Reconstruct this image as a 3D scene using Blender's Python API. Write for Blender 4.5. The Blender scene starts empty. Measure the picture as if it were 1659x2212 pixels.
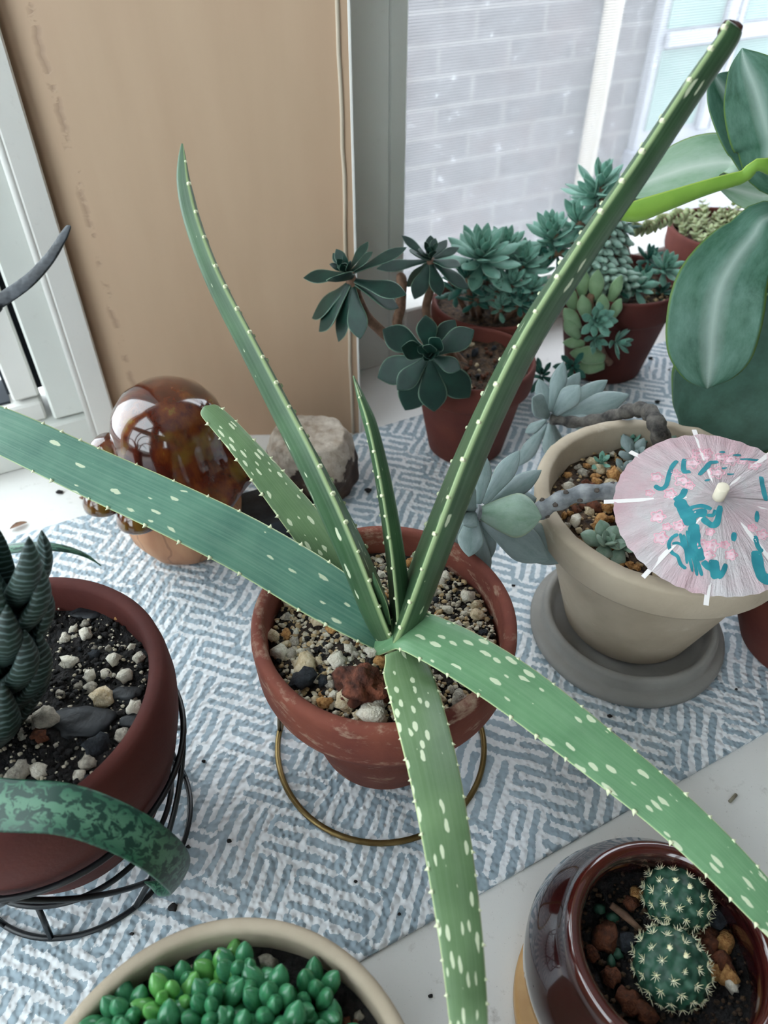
import bpy, math, random
from mathutils import Vector, Matrix, noise

random.seed(11)
SC = bpy.context.scene
COL = SC.collection
R = math.radians
V = Vector

# ------------------------------------------------------------------ camera, world, light
H = 0.43                      # camera height above the sill
F = 1600.0                    # focal length for the 1659 x 2212 frame
PITCH = R(42.5)
cam_d = bpy.data.cameras.new('camera')
cam = bpy.data.objects.new('camera', cam_d)
COL.objects.link(cam)
cam.location = (0, 0, H)
cam.rotation_euler = (R(90) - PITCH, 0, 0)
cam_d.sensor_fit = 'VERTICAL'
cam_d.sensor_height = 24.0
cam_d.lens = 24.0 * F / 2212.0
cam_d.clip_start = 0.005
cam_d.dof.use_dof = True
cam_d.dof.focus_distance = 0.40
cam_d.dof.aperture_fstop = 7.5
SC.camera = cam

world = bpy.data.worlds.new('world')
SC.world = world
world.use_nodes = True
wb = world.node_tree.nodes['Background']
wb.inputs[0].default_value = (0.86, 0.93, 1.0, 1)
wb.inputs[1].default_value = 3.4


# the only light is the overcast sky: it reaches the sill through the window openings of the room
SC.cycles.max_bounces = 5
SC.cycles.diffuse_bounces = 3
SC.cycles.glossy_bounces = 3
SC.cycles.transmission_bounces = 3
SC.cycles.transparent_max_bounces = 8
SC.cycles.caustics_reflective = False
SC.cycles.caustics_refractive = False

SC.view_settings.view_transform = 'Standard'
SC.view_settings.look = 'None'
SC.view_settings.gamma = 1.0
SC.view_settings.use_curve_mapping = False
SC.view_settings.exposure = 0.92

# ------------------------------------------------------------------ geometry of the place
CAM = V((0, 0, H))
_f = V((0, math.cos(PITCH), -math.sin(PITCH)))
_u = V((0, math.sin(PITCH), math.cos(PITCH)))
_r = V((1, 0, 0))


def ray(u, v):
    return _f + _r * ((u - 829.5) / F) - _u * ((v - 1106.0) / F)


def G(u, v, z=0.0):                     # sight line meets the level z
    d = ray(u, v)
    return CAM + d * ((z - H) / d.z)


def D(u, v, y):                         # sight line at distance y into the room
    d = ray(u, v)
    return CAM + d * (y / d.y)


def pxm(p):                             # metres per photo pixel at a point
    return (V(p) - CAM).dot(_f) / F


EW = V((0.894, 0.454, 0)).normalized()  # along the window wall, to the right
NW = V((-EW.y, EW.x, 0))                # out through the window
OW = G(780, 801)


def WP(s, z, off=0.0):                  # point on the window wall
    return OW + EW * s + NW * off + V((0, 0, z))


# ------------------------------------------------------------------ object helpers
WM = {}


def lin(h):
    h = h.lstrip('#')
    o = []
    for i in (0, 2, 4):
        c = int(h[i:i + 2], 16) / 255
        o.append(c / 12.92 if c <= .04045 else ((c + .055) / 1.055) ** 2.4)
    return tuple(o) + (1,)


def place(o, parent, M):
    COL.objects.link(o)
    if parent is not None:
        o.parent = parent
        o.matrix_basis = WM[parent].inverted() @ M
    else:
        o.matrix_basis = M
    WM[o] = M
    return o


def tag(o, label=None, cat=None, group=None, kind=None):
    if label:
        o['label'] = label
    if cat:
        o['category'] = cat
    if group:
        o['group'] = group
    if kind:
        o['kind'] = kind
    return o


def thing(name, label, cat, loc, group=None):
    o = bpy.data.objects.new(name, None)
    o.empty_display_size = 0.02
    place(o, None, Matrix.Translation(V(loc)))
    return tag(o, label, cat, group)


class MB:
    def __init__(self):
        self.v, self.f, self.uv = [], [], []

    def add(self, vs, fs, uvs=None):
        b = len(self.v)
        self.v += [V(x) for x in vs]
        self.f += [tuple(b + i for i in q) for q in fs]
        self.uv += uvs if uvs else [(0.5, 0.0)] * len(vs)
        return self

    def mesh(self, name, mat, smooth=True, centre=None):
        me = bpy.data.meshes.new(name)
        c = V((0, 0, 0)) if centre is None else centre
        me.from_pydata([tuple(x - c) for x in self.v], [], self.f)
        uvl = me.uv_layers.new(name='UVMap')
        for lp in me.loops:
            uvl.data[lp.index].uv = self.uv[lp.vertex_index]
        if smooth:
            me.polygons.foreach_set('use_smooth', [True] * len(me.polygons))
        if mat:
            me.materials.append(mat)
        me.update()
        return me

    def build(self, name, mat, parent=None, smooth=True, kind=None, label=None, cat=None, group=None):
        lo = V((min(x[i] for x in self.v) for i in range(3)))
        hi = V((max(x[i] for x in self.v) for i in range(3)))
        c = (lo + hi) / 2
        if parent is None:
            c.z = lo.z
        o = bpy.data.objects.new(name, self.mesh(name, mat, smooth, c))
        place(o, parent, Matrix.Translation(c))
        return tag(o, label, cat, group, kind)

    # ---- shapes
    def box(self, c, sx, sy, sz, ax=None, bev=0.0):
        c = V(c)
        X, Y, Z = ax if ax else (V((1, 0, 0)), V((0, 1, 0)), V((0, 0, 1)))
        if bev <= 0:
            vs = [c + X * (i * sx / 2) + Y * (j * sy / 2) + Z * (k * sz / 2)
                  for k in (-1, 1) for j in (-1, 1) for i in (-1, 1)]
            return self.add(vs, [(0, 2, 3, 1), (4, 5, 7, 6), (0, 1, 5, 4), (2, 6, 7, 3), (0, 4, 6, 2), (1, 3, 7, 5)])
        vs, idx = [], {}
        for k in (-1, 1):
            for j in (-1, 1):
                for i in (-1, 1):
                    for a in range(3):
                        h = [sx / 2, sy / 2, sz / 2]
                        for b in range(3):
                            if b != a:
                                h[b] -= bev
                        idx[(i, j, k, a)] = len(vs)
                        vs.append(c + X * (i * h[0]) + Y * (j * h[1]) + Z * (k * h[2]))
        fs = []
        for a in range(3):
            b, d = (a + 1) % 3, (a + 2) % 3
            for s in (-1, 1):
                q = []
                for (m, n_) in ((-1, -1), (1, -1), (1, 1), (-1, 1)):
                    t = [0, 0, 0]
                    t[a], t[b], t[d] = s, m, n_
                    q.append(idx[(t[0], t[1], t[2], a)])
                fs.append(tuple(q if s > 0 else q[::-1]))
        for a in range(3):
            b, d = (a + 1) % 3, (a + 2) % 3
            for m in (-1, 1):
                for n_ in (-1, 1):
                    t1, t2 = [0, 0, 0], [0, 0, 0]
                    t1[a], t2[a] = -1, 1
                    t1[b] = t2[b] = m
                    t1[d] = t2[d] = n_
                    q = [idx[(*t1, b)], idx[(*t2, b)], idx[(*t2, d)], idx[(*t1, d)]]
                    fs.append(tuple(q if m * n_ < 0 else q[::-1]))
        for k in (-1, 1):
            for j in (-1, 1):
                for i in (-1, 1):
                    q = [idx[(i, j, k, a)] for a in range(3)]
                    fs.append(tuple(q if i * j * k > 0 else q[::-1]))
        return self.add(vs, fs)

    def lathe(self, prof, n=64, c=(0, 0, 0), fn=None, a0=0.0):
        c = V(c)
        vs, fs, uvs = [], [], []
        m = len(prof)
        for i in range(n):
            a = 2 * math.pi * i / n + a0
            for j, (r, z) in enumerate(prof):
                p = V((r * math.cos(a), r * math.sin(a), z))
                if fn:
                    p = fn(p, a, r, z)
                vs.append(c + p)
                uvs.append((i / n, j / m))
        for i in range(n):
            k = (i + 1) % n
            for j in range(m - 1):
                if prof[j][0] < 1e-6 and prof[j + 1][0] < 1e-6:
                    continue
                if prof[j][0] < 1e-6:
                    fs.append((i * m + j, k * m + j + 1, i * m + j + 1))
                elif prof[j + 1][0] < 1e-6:
                    fs.append((i * m + j, k * m + j, i * m + j + 1))
                else:
                    fs.append((i * m + j, k * m + j, k * m + j + 1, i * m + j + 1))
        return self.add(vs, fs, uvs)

    def tube(self, pts, rad, n=10, closed=False):
        pts = [V(p) for p in pts]
        N = len(pts)
        rr = rad if isinstance(rad, (list, tuple)) else [rad] * N
        vs, fs, uvs = [], [], []
        prev = None
        L = 0
        for i in range(N):
            if closed:
                T = (pts[(i + 1) % N] - pts[i - 1]).normalized()
            else:
                T = (pts[min(i + 1, N - 1)] - pts[max(i - 1, 0)]).normalized()
            if prev is None:
                a = V((0, 0, 1)) if abs(T.z) < .9 else V((1, 0, 0))
                X = T.cross(a).normalized()
            else:
                X = (prev - T * prev.dot(T)).normalized()
            prev = X
            Y = T.cross(X)
            if i:
                L += (pts[i] - pts[i - 1]).length
            for k in range(n):
                t = 2 * math.pi * k / n
                vs.append(pts[i] + (X * math.cos(t) + Y * math.sin(t)) * rr[i])
                uvs.append((k / n, L))
        for i in range(N if closed else N - 1):
            a, b = i * n, ((i + 1) % N) * n
            for k in range(n):
                q = (k + 1) % n
                fs.append((a + k, a + q, b + q, b + k))
        if not closed:
            vs += [pts[0], pts[-1]]
            uvs += [(0.5, 0), (0.5, L)]
            for k in range(n):
                q = (k + 1) % n
                fs.append((N * n, q, k))
                fs.append((N * n + 1, (N - 1) * n + k, (N - 1) * n + q))
        return self.add(vs, fs, uvs)

    def leaf(self, P, Nn, w, t, cup, m=14, sharp=0.4):
        N = len(P)
        vs, fs, uvs = [], [], []
        L = 0
        self.frames = []
        for i in range(N):
            T = (P[min(i + 1, N - 1)] - P[max(i - 1, 0)]).normalized()
            S = T.cross(Nn[i]).normalized()
            Z = S.cross(T).normalized()
            if i:
                L += (P[i] - P[i - 1]).length
            cu = cup[i] if isinstance(cup, (list, tuple)) else cup
            for k in range(m):
                a = 2 * math.pi * k / m
                x, h = math.cos(a), math.sin(a)
                h *= 1 - sharp * x * x
                vs.append(P[i] + S * (x * w[i] / 2) + Z * (h * t[i] / 2 + cu * w[i] / 2 * (x * x - .4)))
                uvs.append((.5 + .5 * x, L))
            self.frames.append((P[i] + Z * (cu * w[i] / 2 * .6), T, S, Z, w[i], L))
        for i in range(N - 1):
            a, b = i * m, (i + 1) * m
            for k in range(m):
                q = (k + 1) % m
                fs.append((a + q, a + k, b + k, b + q))
        vs += [P[0], P[-1]]
        uvs += [(.5, 0), (.5, L)]
        for k in range(m):
            q = (k + 1) % m
            fs.append((N * m, k, q))
            fs.append((N * m + 1, (N - 1) * m + q, (N - 1) * m + k))
        return self.add(vs, fs, uvs)

    def blob(self, c, r, sub=1, amp=.18, seed=0, sc=(1, 1, 1), freq=1.7):
        vs, fs = ICO[sub]
        c = V(c)
        o = V((seed * 3.1, seed * 1.7, seed * 5.3))
        out = []
        for p in vs:
            k = 1 + amp * noise.noise(p * freq + o) * 1.6
            out.append(c + V((p.x * sc[0], p.y * sc[1], p.z * sc[2])) * (r * k))
        return self.add(out, fs)


def make_ico():
    t = (1 + 5 ** .5) / 2
    vs = [V(x).normalized() for x in ((-1, t, 0), (1, t, 0), (-1, -t, 0), (1, -t, 0), (0, -1, t), (0, 1, t), (0, -1, -t),
                                      (0, 1, -t), (t, 0, -1), (t, 0, 1), (-t, 0, -1), (-t, 0, 1))]
    fs = [(0, 11, 5), (0, 5, 1), (0, 1, 7), (0, 7, 10), (0, 10, 11), (1, 5, 9), (5, 11, 4), (11, 10, 2), (10, 7, 6),
          (7, 1, 8), (3, 9, 4), (3, 4, 2), (3, 2, 6), (3, 6, 8), (3, 8, 9), (4, 9, 5), (2, 4, 11), (6, 2, 10), (8, 6, 7), (9, 8, 1)]
    out = [(vs, fs)]
    for _ in range(4):
        vs, fs, mid, nf = list(vs), fs, {}, []

        def mp(a, b):
            k = (min(a, b), max(a, b))
            if k not in mid:
                mid[k] = len(vs)
                vs.append(((vs[a] + vs[b]) / 2).normalized())
            return mid[k]
        for a, b, c in fs:
            d, e, g = mp(a, b), mp(b, c), mp(c, a)
            nf += [(a, d, g), (b, e, d), (c, g, e), (d, e, g)]
        fs = nf
        out.append((vs, fs))
    return out


ICO = make_ico()


def cat_rom(ctrl, n):
    """smooth curve through tuples of any length"""
    ctrl = [tuple(c) for c in ctrl]
    m = len(ctrl)
    out = []
    for i in range(n):
        t = i / (n - 1) * (m - 1)
        k = min(int(t), m - 2)
        f = t - k
        p0, p1, p2, p3 = ctrl[max(k - 1, 0)], ctrl[k], ctrl[k + 1], ctrl[min(k + 2, m - 1)]
        out.append(tuple(.5 * (2 * b + (c - a) * f + (2 * a - 5 * b + 4 * c - d) * f * f + (-a + 3 * b - 3 * c + d) * f ** 3)
                         for a, b, c, d in zip(p0, p1, p2, p3)))
    return out


# ------------------------------------------------------------------ materials
class NT:
    def __init__(self, name):
        self.m = bpy.data.materials.new(name)
        self.m.use_nodes = True
        self.t = self.m.node_tree
        self.b = self.t.nodes['Principled BSDF']
        self.out = self.t.nodes['Material Output']

    def n(self, typ, ins=None, **kw):
        x = self.t.nodes.new(typ)
        for k, v in kw.items():
            setattr(x, k, v)
        for k, v in (ins or {}).items():
            if isinstance(v, bpy.types.NodeSocket):
                self.t.links.new(v, x.inputs[k])
            else:
                x.inputs[k].default_value = v
        return x

    def math(self, op, a, b=0.0, c=0.0, clamp=False):
        return self.n('ShaderNodeMath', {0: a, 1: b, 2: c}, operation=op, use_clamp=clamp).outputs[0]

    def ramp(self, fac, stops, interp='LINEAR'):
        x = self.n('ShaderNodeValToRGB', {0: fac})
        x.color_ramp.interpolation = interp
        el = x.color_ramp.elements
        while len(el) < len(stops):
            el.new(.5)
        for e, (p, c) in zip(el, stops):
            e.position = p
            e.color = c if isinstance(c, tuple) else ((c, c, c, 1) if not isinstance(c, str) else lin(c))
        return x.outputs[0]

    def mix(self, f, a, b, blend='MIX'):
        x = self.n('ShaderNodeMix', data_type='RGBA', blend_type=blend)
        for i, v in ((0, f), (6, a), (7, b)):
            if isinstance(v, bpy.types.NodeSocket):
                self.t.links.new(v, x.inputs[i])
            else:
                x.inputs[i].default_value = lin(v) if isinstance(v, str) else v
        return x.outputs[2]

    def coord(self, which='Object'):
        return self.n('ShaderNodeTexCoord').outputs[which]

    def mapping(self, vec, scale=(1, 1, 1), rot=(0, 0, 0), loc=(0, 0, 0)):
        return self.n('ShaderNodeMapping', {'Vector': vec, 'Scale': scale, 'Rotation': rot, 'Location': loc}).outputs[0]

    def noise(self, vec, scale, detail=3.0, rough=.55):
        return self.n('ShaderNodeTexNoise', {'Vector': vec, 'Scale': scale, 'Detail': detail, 'Roughness': rough}).outputs['Fac']

    def bump(self, h, strength, dist=.002):
        x = self.n('ShaderNodeBump', {'Height': h, 'Strength': strength, 'Distance': dist})
        self.t.links.new(x.outputs[0], self.b.inputs['Normal'])

    def set(self, **kw):
        names = dict(col='Base Color', rough='Roughness', coat='Coat Weight', coatr='Coat Roughness', spec='Specular IOR Level',
                     metal='Metallic', sss='Subsurface Weight', alpha='Alpha', trans='Transmission Weight', sheen='Sheen Weight')
        for k, v in kw.items():
            s = self.b.inputs[names[k]]
            if isinstance(v, bpy.types.NodeSocket):
                self.t.links.new(v, s)
            else:
                s.default_value = lin(v) if isinstance(v, str) else v
        return self


def mat(name, c1, c2=None, scale=60, rough=.6, bump=0., bscale=None, bdist=.001, stretch=(1, 1, 1), lo=.35, hi=.65, **kw):
    t = NT(name)
    vec = t.coord()
    if stretch != (1, 1, 1):
        vec = t.mapping(vec, stretch)
    if c2:
        t.set(col=t.ramp(t.noise(vec, scale), [(lo, lin(c1)), (hi, lin(c2))]))
    else:
        t.set(col=c1)
    t.set(rough=rough, **kw)
    if bump:
        t.bump(t.noise(vec, bscale or scale * 3, 2.0), bump, bdist)
    return t.m


def terracotta(name, c1, c2, chalk, amount=.62, zs=1.0):
    t = NT(name)
    vec = t.coord()
    a = t.noise(vec, 28, 5)
    base = t.ramp(a, [(.3, lin(c1)), (.7, lin(c2))])
    b = t.noise(t.mapping(vec, (1, 1, 2.2)), 55, 7, .7)
    band = t.noise(t.mapping(vec, (.25, .25, 1)), 60, 3, .5)
    k = t.math('ADD', b, t.math('MULTIPLY', band, .35))
    f = t.ramp(k, [(amount, 0.0), (amount + .16, .75)])
    t.set(col=t.mix(f, base, chalk), rough=.78, spec=.3)
    t.bump(t.noise(vec, 420, 2), .25, .0006)
    return t.m


def leaf_mat(name, c1, c2, edge=None, ew=.06, rough=.45, scale=70, sss=0., spots=None, streak=0., bump=.1, rib=None, dust=None, coat=0., dv=22.):
    """colour noise + pale margin from the leaf's own width coordinate"""
    t = NT(name)
    uv = t.coord('UV')
    vec = t.coord()
    sx = t.n('ShaderNodeSeparateXYZ', {0: uv})
    u, v = sx.outputs[0], sx.outputs[1]
    col = t.ramp(t.noise(vec, scale, 4), [(.33, lin(c1)), (.67, lin(c2))])
    rnd = t.n('ShaderNodeObjectInfo').outputs['Random']
    if streak:
        s = t.noise(t.n('ShaderNodeCombineXYZ', {0: t.math('MULTIPLY', u, 26.), 1: t.math('MULTIPLY', v, 14.), 2: rnd}).outputs[0], 1.0, 3)
        col = t.mix(t.math('MULTIPLY', t.ramp(s, [(.4, 0.), (.68, 1.)]), streak), col, (.55, .68, .52, 1))
    if dust:
        d = t.noise(t.n('ShaderNodeCombineXYZ', {0: t.math('MULTIPLY', u, 2.5), 1: t.math('MULTIPLY', v, dv), 2: rnd}).outputs[0], 1.0, 5, .7)
        col = t.mix(t.ramp(d, [(.35, 0.), (.75, .8)]), col, dust)
    if rib:
        au = t.math('ABSOLUTE', t.math('SUBTRACT', u, .5))
        col = t.mix(t.ramp(au, [(.0, .75), (.06, .35), (.16, 0.)]), col, rib)
    if spots:
        cv = t.n('ShaderNodeCombineXYZ', {0: t.math('ADD', t.math('MULTIPLY', u, spots[0]), t.math('MULTIPLY', rnd, 91.)), 1: t.math('MULTIPLY', v, spots[1])}).outputs[0]
        wob = t.n('ShaderNodeTexNoise', {'Vector': vec, 'Scale': 220., 'Detail': 2.})
        cv = t.n('ShaderNodeVectorMath', {0: cv, 1: t.n('ShaderNodeVectorMath', {0: wob.outputs['Color'], 3: .35}, operation='SCALE').outputs[0]},
                 operation='ADD').outputs[0]
        vo = t.n('ShaderNodeTexVoronoi', {'Vector': cv, 'Scale': 1.0, 'Randomness': .95}, voronoi_dimensions='2D')
        pick = t.n('ShaderNodeSeparateColor', {0: vo.outputs['Color']}).outputs[0]
        clump = t.noise(vec, 55, 1)
        thr = t.math('MULTIPLY', t.math('SUBTRACT', t.math('ADD', pick, t.math('MULTIPLY', clump, .9)), spots[2]), .85, clamp=True)
        thr = t.math('MINIMUM', thr, .30)
        f = t.ramp(t.math('ADD', t.math('SUBTRACT', thr, vo.outputs['Distance']), .5), [(.5, 0.), (.56, 1.)])
        col = t.mix(t.math('MULTIPLY', f, .8), col, '#dfe6c6')
    if edge:
        au = t.math('ABSOLUTE', t.math('SUBTRACT', u, .5))
        col = t.mix(t.ramp(au, [(.5 - ew, 0.), (.5 - ew * .35, 1.)]), col, edge)
    t.set(col=col, rough=rough, spec=.4, coat=coat)
    if sss >= .2:
        t.set(sss=sss)
        t.b.inputs['Subsurface Radius'].default_value = (.004, .006, .002)
        t.b.inputs['Subsurface Scale'].default_value = .6
    if bump:
        t.bump(t.noise(vec, 900, 1), bump, .0004)
    return t.m


M = {}
M['terra'] = terracotta('terracotta', '#582a25', '#6b372c', '#ab917e', .84)
M['terra_dark'] = terracotta('terracotta_smooth', '#4a211e', '#5a2a23', '#96766a', .95)
M['terra_old'] = terracotta('terracotta_weathered', '#623028', '#7f4636', '#b8a08a', .74)
M['cream_pot'] = terracotta('cream_clay', '#ab9c88', '#beb09c', '#cfc5b4', .80)
M['grey_clay'] = terracotta('grey_clay', '#8b8884', '#9e9b96', '#b5b2ac', .86)
M['grit_pale'] = mat('grit_pale', '#a89c86', '#d9d0bd', 300, .9, .7, 600, .0008)
M['grit_tan'] = mat('grit_tan', '#8f7653', '#c4ab83', 300, .9, .7, 600, .0008)
M['soil'] = mat('soil', '#15110f', '#3a2c22', 260, .95, .9, 420, .003)
M['soil_black'] = mat('soil_black', '#0b0b0e', '#24201f', 260, .9, .9, 420, .003)
M['soil_brown'] = mat('soil_brown', '#221813', '#5a4430', 230, .95, .9, 420, .003)
for nm, a, b in (('peb_tan', '#b79f78', '#ddcdb0'), ('peb_pale', '#cfc5b1', '#ece5d6'), ('peb_grey', '#8a8378', '#bdb5a6'),
                 ('peb_rust', '#8e5a2e', '#c9995f'), ('peb_brown', '#4a2c1f', '#76432c'), ('peb_dark', '#15171c', '#2c3138')):
    M[nm] = mat(nm, a, b, 2.2, .9, .8, 5.0, .0012, lo=.3, hi=.62)
M['slate0'] = mat('black_bark', '#0d0f13', '#20242a', 120, .6, .5, 300, .001)
M['aloe'] = leaf_mat('aloe_leaf', '#5f8a62', '#6f9b70', '#c4d6a0', .024, .42, 40, .05, (6., 95., .95), .08)
M['aloe_blue'] = leaf_mat('aloe_leaf_blue', '#497565', '#5f8b76', '#c4d6a0', .024, .42, 40, .05, (5.5, 72., 1.10), .12)
M['aloe_back'] = leaf_mat('aloe_leaf_upright', '#304d32', '#3e5f3d', '#a3b886', .045, .42, 40, .05, (8., 60., 1.2), .06)
M['aloe_olive'] = leaf_mat('aloe_leaf_olive', '#57734d', '#69855c', '#bcc894', .026, .42, 40, .05, (6., 100., .93), .06)
M['cut_tip'] = mat('dried_tip', '#2a1512', '#4a241b', 200, .8)
M['tooth'] = mat('aloe_tooth', '#dfe3bd', None, rough=.5)
M['gold'] = mat('brass_wire', '#6f5b36', '#857048', 60, .38, metal=.8)
M['black_wire'] = mat('black_wire', '#0c1015', None, rough=.35, spec=.5)
M['echev'] = leaf_mat('dark_rosette_leaf', '#0c2822', '#15392f', '#76937f', .05, .5, 3.0, 0, bump=0.)
M['ghost'] = leaf_mat('ghost_leaf', '#6d837f', '#839692', '#93a39f', .05, .55, 3.0, .05, dust=(.37, .43, .45, 1), bump=0., dv=2.)
M['ghost_green'] = leaf_mat('ghost_leaf_green', '#66846e', '#7e9a82', '#97a78f', .05, .5, 3.0, .05, dust=(.36, .45, .40, 1), bump=0., dv=2.)
M['sedum'] = leaf_mat('blue_green_leaf', '#528575', '#78a593', '#9bbfae', .06, .5, 3.0, .05, bump=0.)
M['sedum_dark'] = leaf_mat('teal_leaf', '#1f4f47', '#346b5d', '#6d9a88', .06, .5, 3.0, .05, bump=0.)
M['sedum_pale'] = leaf_mat('pale_green_leaf', '#74966e', '#93ae86', '#abc29a', .06, .5, 3.0, .05, bump=0.)
M['burro'] = leaf_mat('burro_leaf', '#5a7f73', '#80a08f', None, .06, .5, 3.0, .05, dust=(.45, .56, .49, 1), bump=0., dv=2.)
M['string'] = leaf_mat('stacked_leaf', '#83986a', '#b3bd8e', '#b98f75', .05, .5, 3.0, .05, bump=0.)
M['bubble'] = leaf_mat('bubble_leaf', '#1d5c3e', '#357a4e', None, .05, .22, 3.0, .25, coat=.2, bump=0., dust=(.10, .32, .17, 1), dv=2.5)
M['bubble_light'] = leaf_mat('bubble_leaf_light', '#4c8f48', '#6fab5e', None, .05, .2, 3.0, .3, coat=.25, bump=0.)
M['paddle'] = leaf_mat('paddle_leaf', '#214b38', '#2d5b41', '#62803f', .03, .5, 25, .05, dust=(.16, .30, .24, 1), rib=(.40, .50, .45, 1))
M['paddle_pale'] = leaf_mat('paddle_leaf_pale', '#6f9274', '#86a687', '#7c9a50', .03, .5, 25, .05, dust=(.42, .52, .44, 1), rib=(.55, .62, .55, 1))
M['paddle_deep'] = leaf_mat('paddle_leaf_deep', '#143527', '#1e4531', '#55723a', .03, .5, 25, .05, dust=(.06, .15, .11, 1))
M['paddle_under'] = leaf_mat('paddle_leaf_under', '#6f9a37', '#8fb84a', '#a8c25c', .05, .45, 25, .15)
M['stem_grey'] = mat('old_grey_stem', '#6f7378', '#a3a6a8', 120, .8, .5, 300, .0015)
M['stem_dark'] = mat('old_dark_stem', '#33302f', '#6d6862', 130, .85, .8, 300, .002)
M['stem_brown'] = mat('brown_stem', '#5d4436', '#8a6a55', 110, .8, .5, 300, .001)
M['stem_scar'] = mat('leaf_scar', '#3c3836', '#6c6058', 300, .9)
M['dry'] = mat('dry_leaf_tip', '#8b5a34', '#c79a66', 250, .8, .5, 500, .001)


# ------------------------------------------------------------------ setting
def white_paint(name, c1, c2, dirt=.0, grain=(1, 1, 1), rough=.45):
    t = NT(name)
    vec = t.coord()
    a = t.noise(vec, 7, 5)
    col = t.ramp(a, [(.3, lin(c1)), (.7, lin(c2))])
    if dirt:
        d = t.noise(vec, 95, 6, .72)
        col = t.mix(t.ramp(d, [(.60, 0.), (.74, dirt)]), col, '#8f877c')
        d2 = t.noise(vec, 900, 2)
        col = t.mix(t.ramp(d2, [(.70, 0.), (.76, dirt)]), col, '#6f675d')
    t.set(col=col, rough=rough, spec=.35)
    t.bump(t.noise(t.mapping(vec, grain), 120, 4), .12, .001)
    return t.m


M['sill'] = white_paint('sill_paint', '#e6e4e0', '#efedea', .4, (.15, 1.6, 1), .4)
M['frame'] = white_paint('frame_paint', '#d6d8d2', '#e1e3dd', .12, (1, 1, .12))
M['trim'] = white_paint('trim_paint', '#dcdad5', '#e8e6e1', .18, (1, 1, .12))
M['wallp'] = white_paint('wall_paint', '#c4c5c3', '#d0d0ce', .10)
M['dark_gap'] = mat('shadow_gap_fill', '#20262e', None, rough=.8)  # dark colour stands in for the shade inside the window gaps


def wall_axes(off=0.0):
    return (EW, NW, V((0, 0, 1)))


AX = wall_axes()


def wbox(b, s0, s1, z0, z1, o0, o1, bev=0.0):
    return b.box(WP((s0 + s1) / 2, (z0 + z1) / 2, (o0 + o1) / 2), s1 - s0, o1 - o0, z1 - z0, AX, bev)


# sill board (white painted wood), carrying everything
b = MB()
b.box(WP(.645, -.0125, -.55), 3.18, 1.4, .025, AX, .002)
sill = b.build('floor_sill', M['sill'], smooth=False, kind='structure')
sill['label'] = 'white painted wooden window sill'

# room shell around the sill
M['room'] = mat('room_paint', '#6a6058', None, rough=.8)
M['room_floor'] = mat('room_floor_wood', '#6d5440', '#7d624b', 6, .5)
b = MB()
wbox(b, -1.05, -.90, -.8, 1.75, .012, .09)
b.build('wall_left', M['wallp'], smooth=False, kind='structure')
b = MB()
wbox(b, -.90, 1.38, 1.1, 1.75, .012, .09)
wbox(b, -.90, 1.38, -.8, -.027, .012, .09)
wbox(b, 1.38, 2.25, -.8, 1.75, .012, .09)
b.build('wall_window', M['wallp'], smooth=False, kind='structure')
b = MB()
wbox(b, -.95, 2.25, -.8, 1.75, -2.6, -2.5)
b.build('wall_back', M['room'], smooth=False, kind='structure')
b = MB()
wbox(b, -1.05, -.95, -.8, .06, -2.6, .012)
wbox(b, -1.05, -.95, 1.45, 1.75, -2.6, .012)
wbox(b, -1.05, -.95, .06, 1.45, -.10, .012)
wbox(b, -1.05, -.95, .06, 1.45, -1.25, -.85)
wbox(b, -1.05, -.95, .06, 1.45, -2.6, -2.45)
b.build('wall_side_left', M['room'], smooth=False, kind='structure')
b = MB()
wbox(b, 2.25, 2.35, -.8, 1.75, -2.6, .09)
b.build('wall_side_right', M['room'], smooth=False, kind='structure')
b = MB()
wbox(b, -1.05, 2.35, 1.75, 1.85, -2.6, .09)
b.build('ceiling', M['wallp'], smooth=False, kind='structure')
b = MB()
wbox(b, -1.05, 2.35, -.9, -.8, -2.6, .09)
b.build('floor', M['room_floor'], smooth=False, kind='structure')

# left-hand window: casing board beside the trim, dark strips for the shaded gaps, sash and pane behind
b = MB()
win1 = wbox(b, -.3095, -.262, .038, 1.1, -.006, .05, .002).build('window_1', M['frame'], smooth=False, kind='structure')
b = MB()
wbox(b, -.3147, -.3095, .058, 1.1, .022, .05).build('shaded_gap', M['dark_gap'], win1, False)
b = MB()
wbox(b, -.337, -.3145, .0585, 1.1, .006, .05, .002).build('sash_stile', M['trim'], win1, False)
b = MB()
wbox(b, -.3395, -.337, .064, 1.1, .012, .05).build('glazing_gap', M['dark_gap'], win1, False)
b = MB()
wbox(b, -.90, -.262, .0, .037, -.012, .05, .002).build('bottom_rail', M['frame'], win1, False)
b = MB()
wbox(b, -.90, -.3147, .0372, .0562, .000, .05, .002).build('sash_rail', M['trim'], win1, False)
b = MB()
wbox(b, -.90, -.3395, .0562, .0585, .010, .05).build('shaded_gap', M['dark_gap'], win1, False)


def glass_mat():
    t = NT('window_glass')
    tr = t.n('ShaderNodeBsdfTransparent', {0: (.96, .98, .97, 1)})
    gl = t.n('ShaderNodeBsdfGlossy', {0: (1, 1, 1, 1), 1: .02})
    mx = t.n('ShaderNodeMixShader', {0: .07, 1: tr.outputs[0], 2: gl.outputs[0]})
    t.t.links.new(mx.outputs[0], t.out.inputs[0])
    return t.m


M['glass'] = glass_mat()
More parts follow.
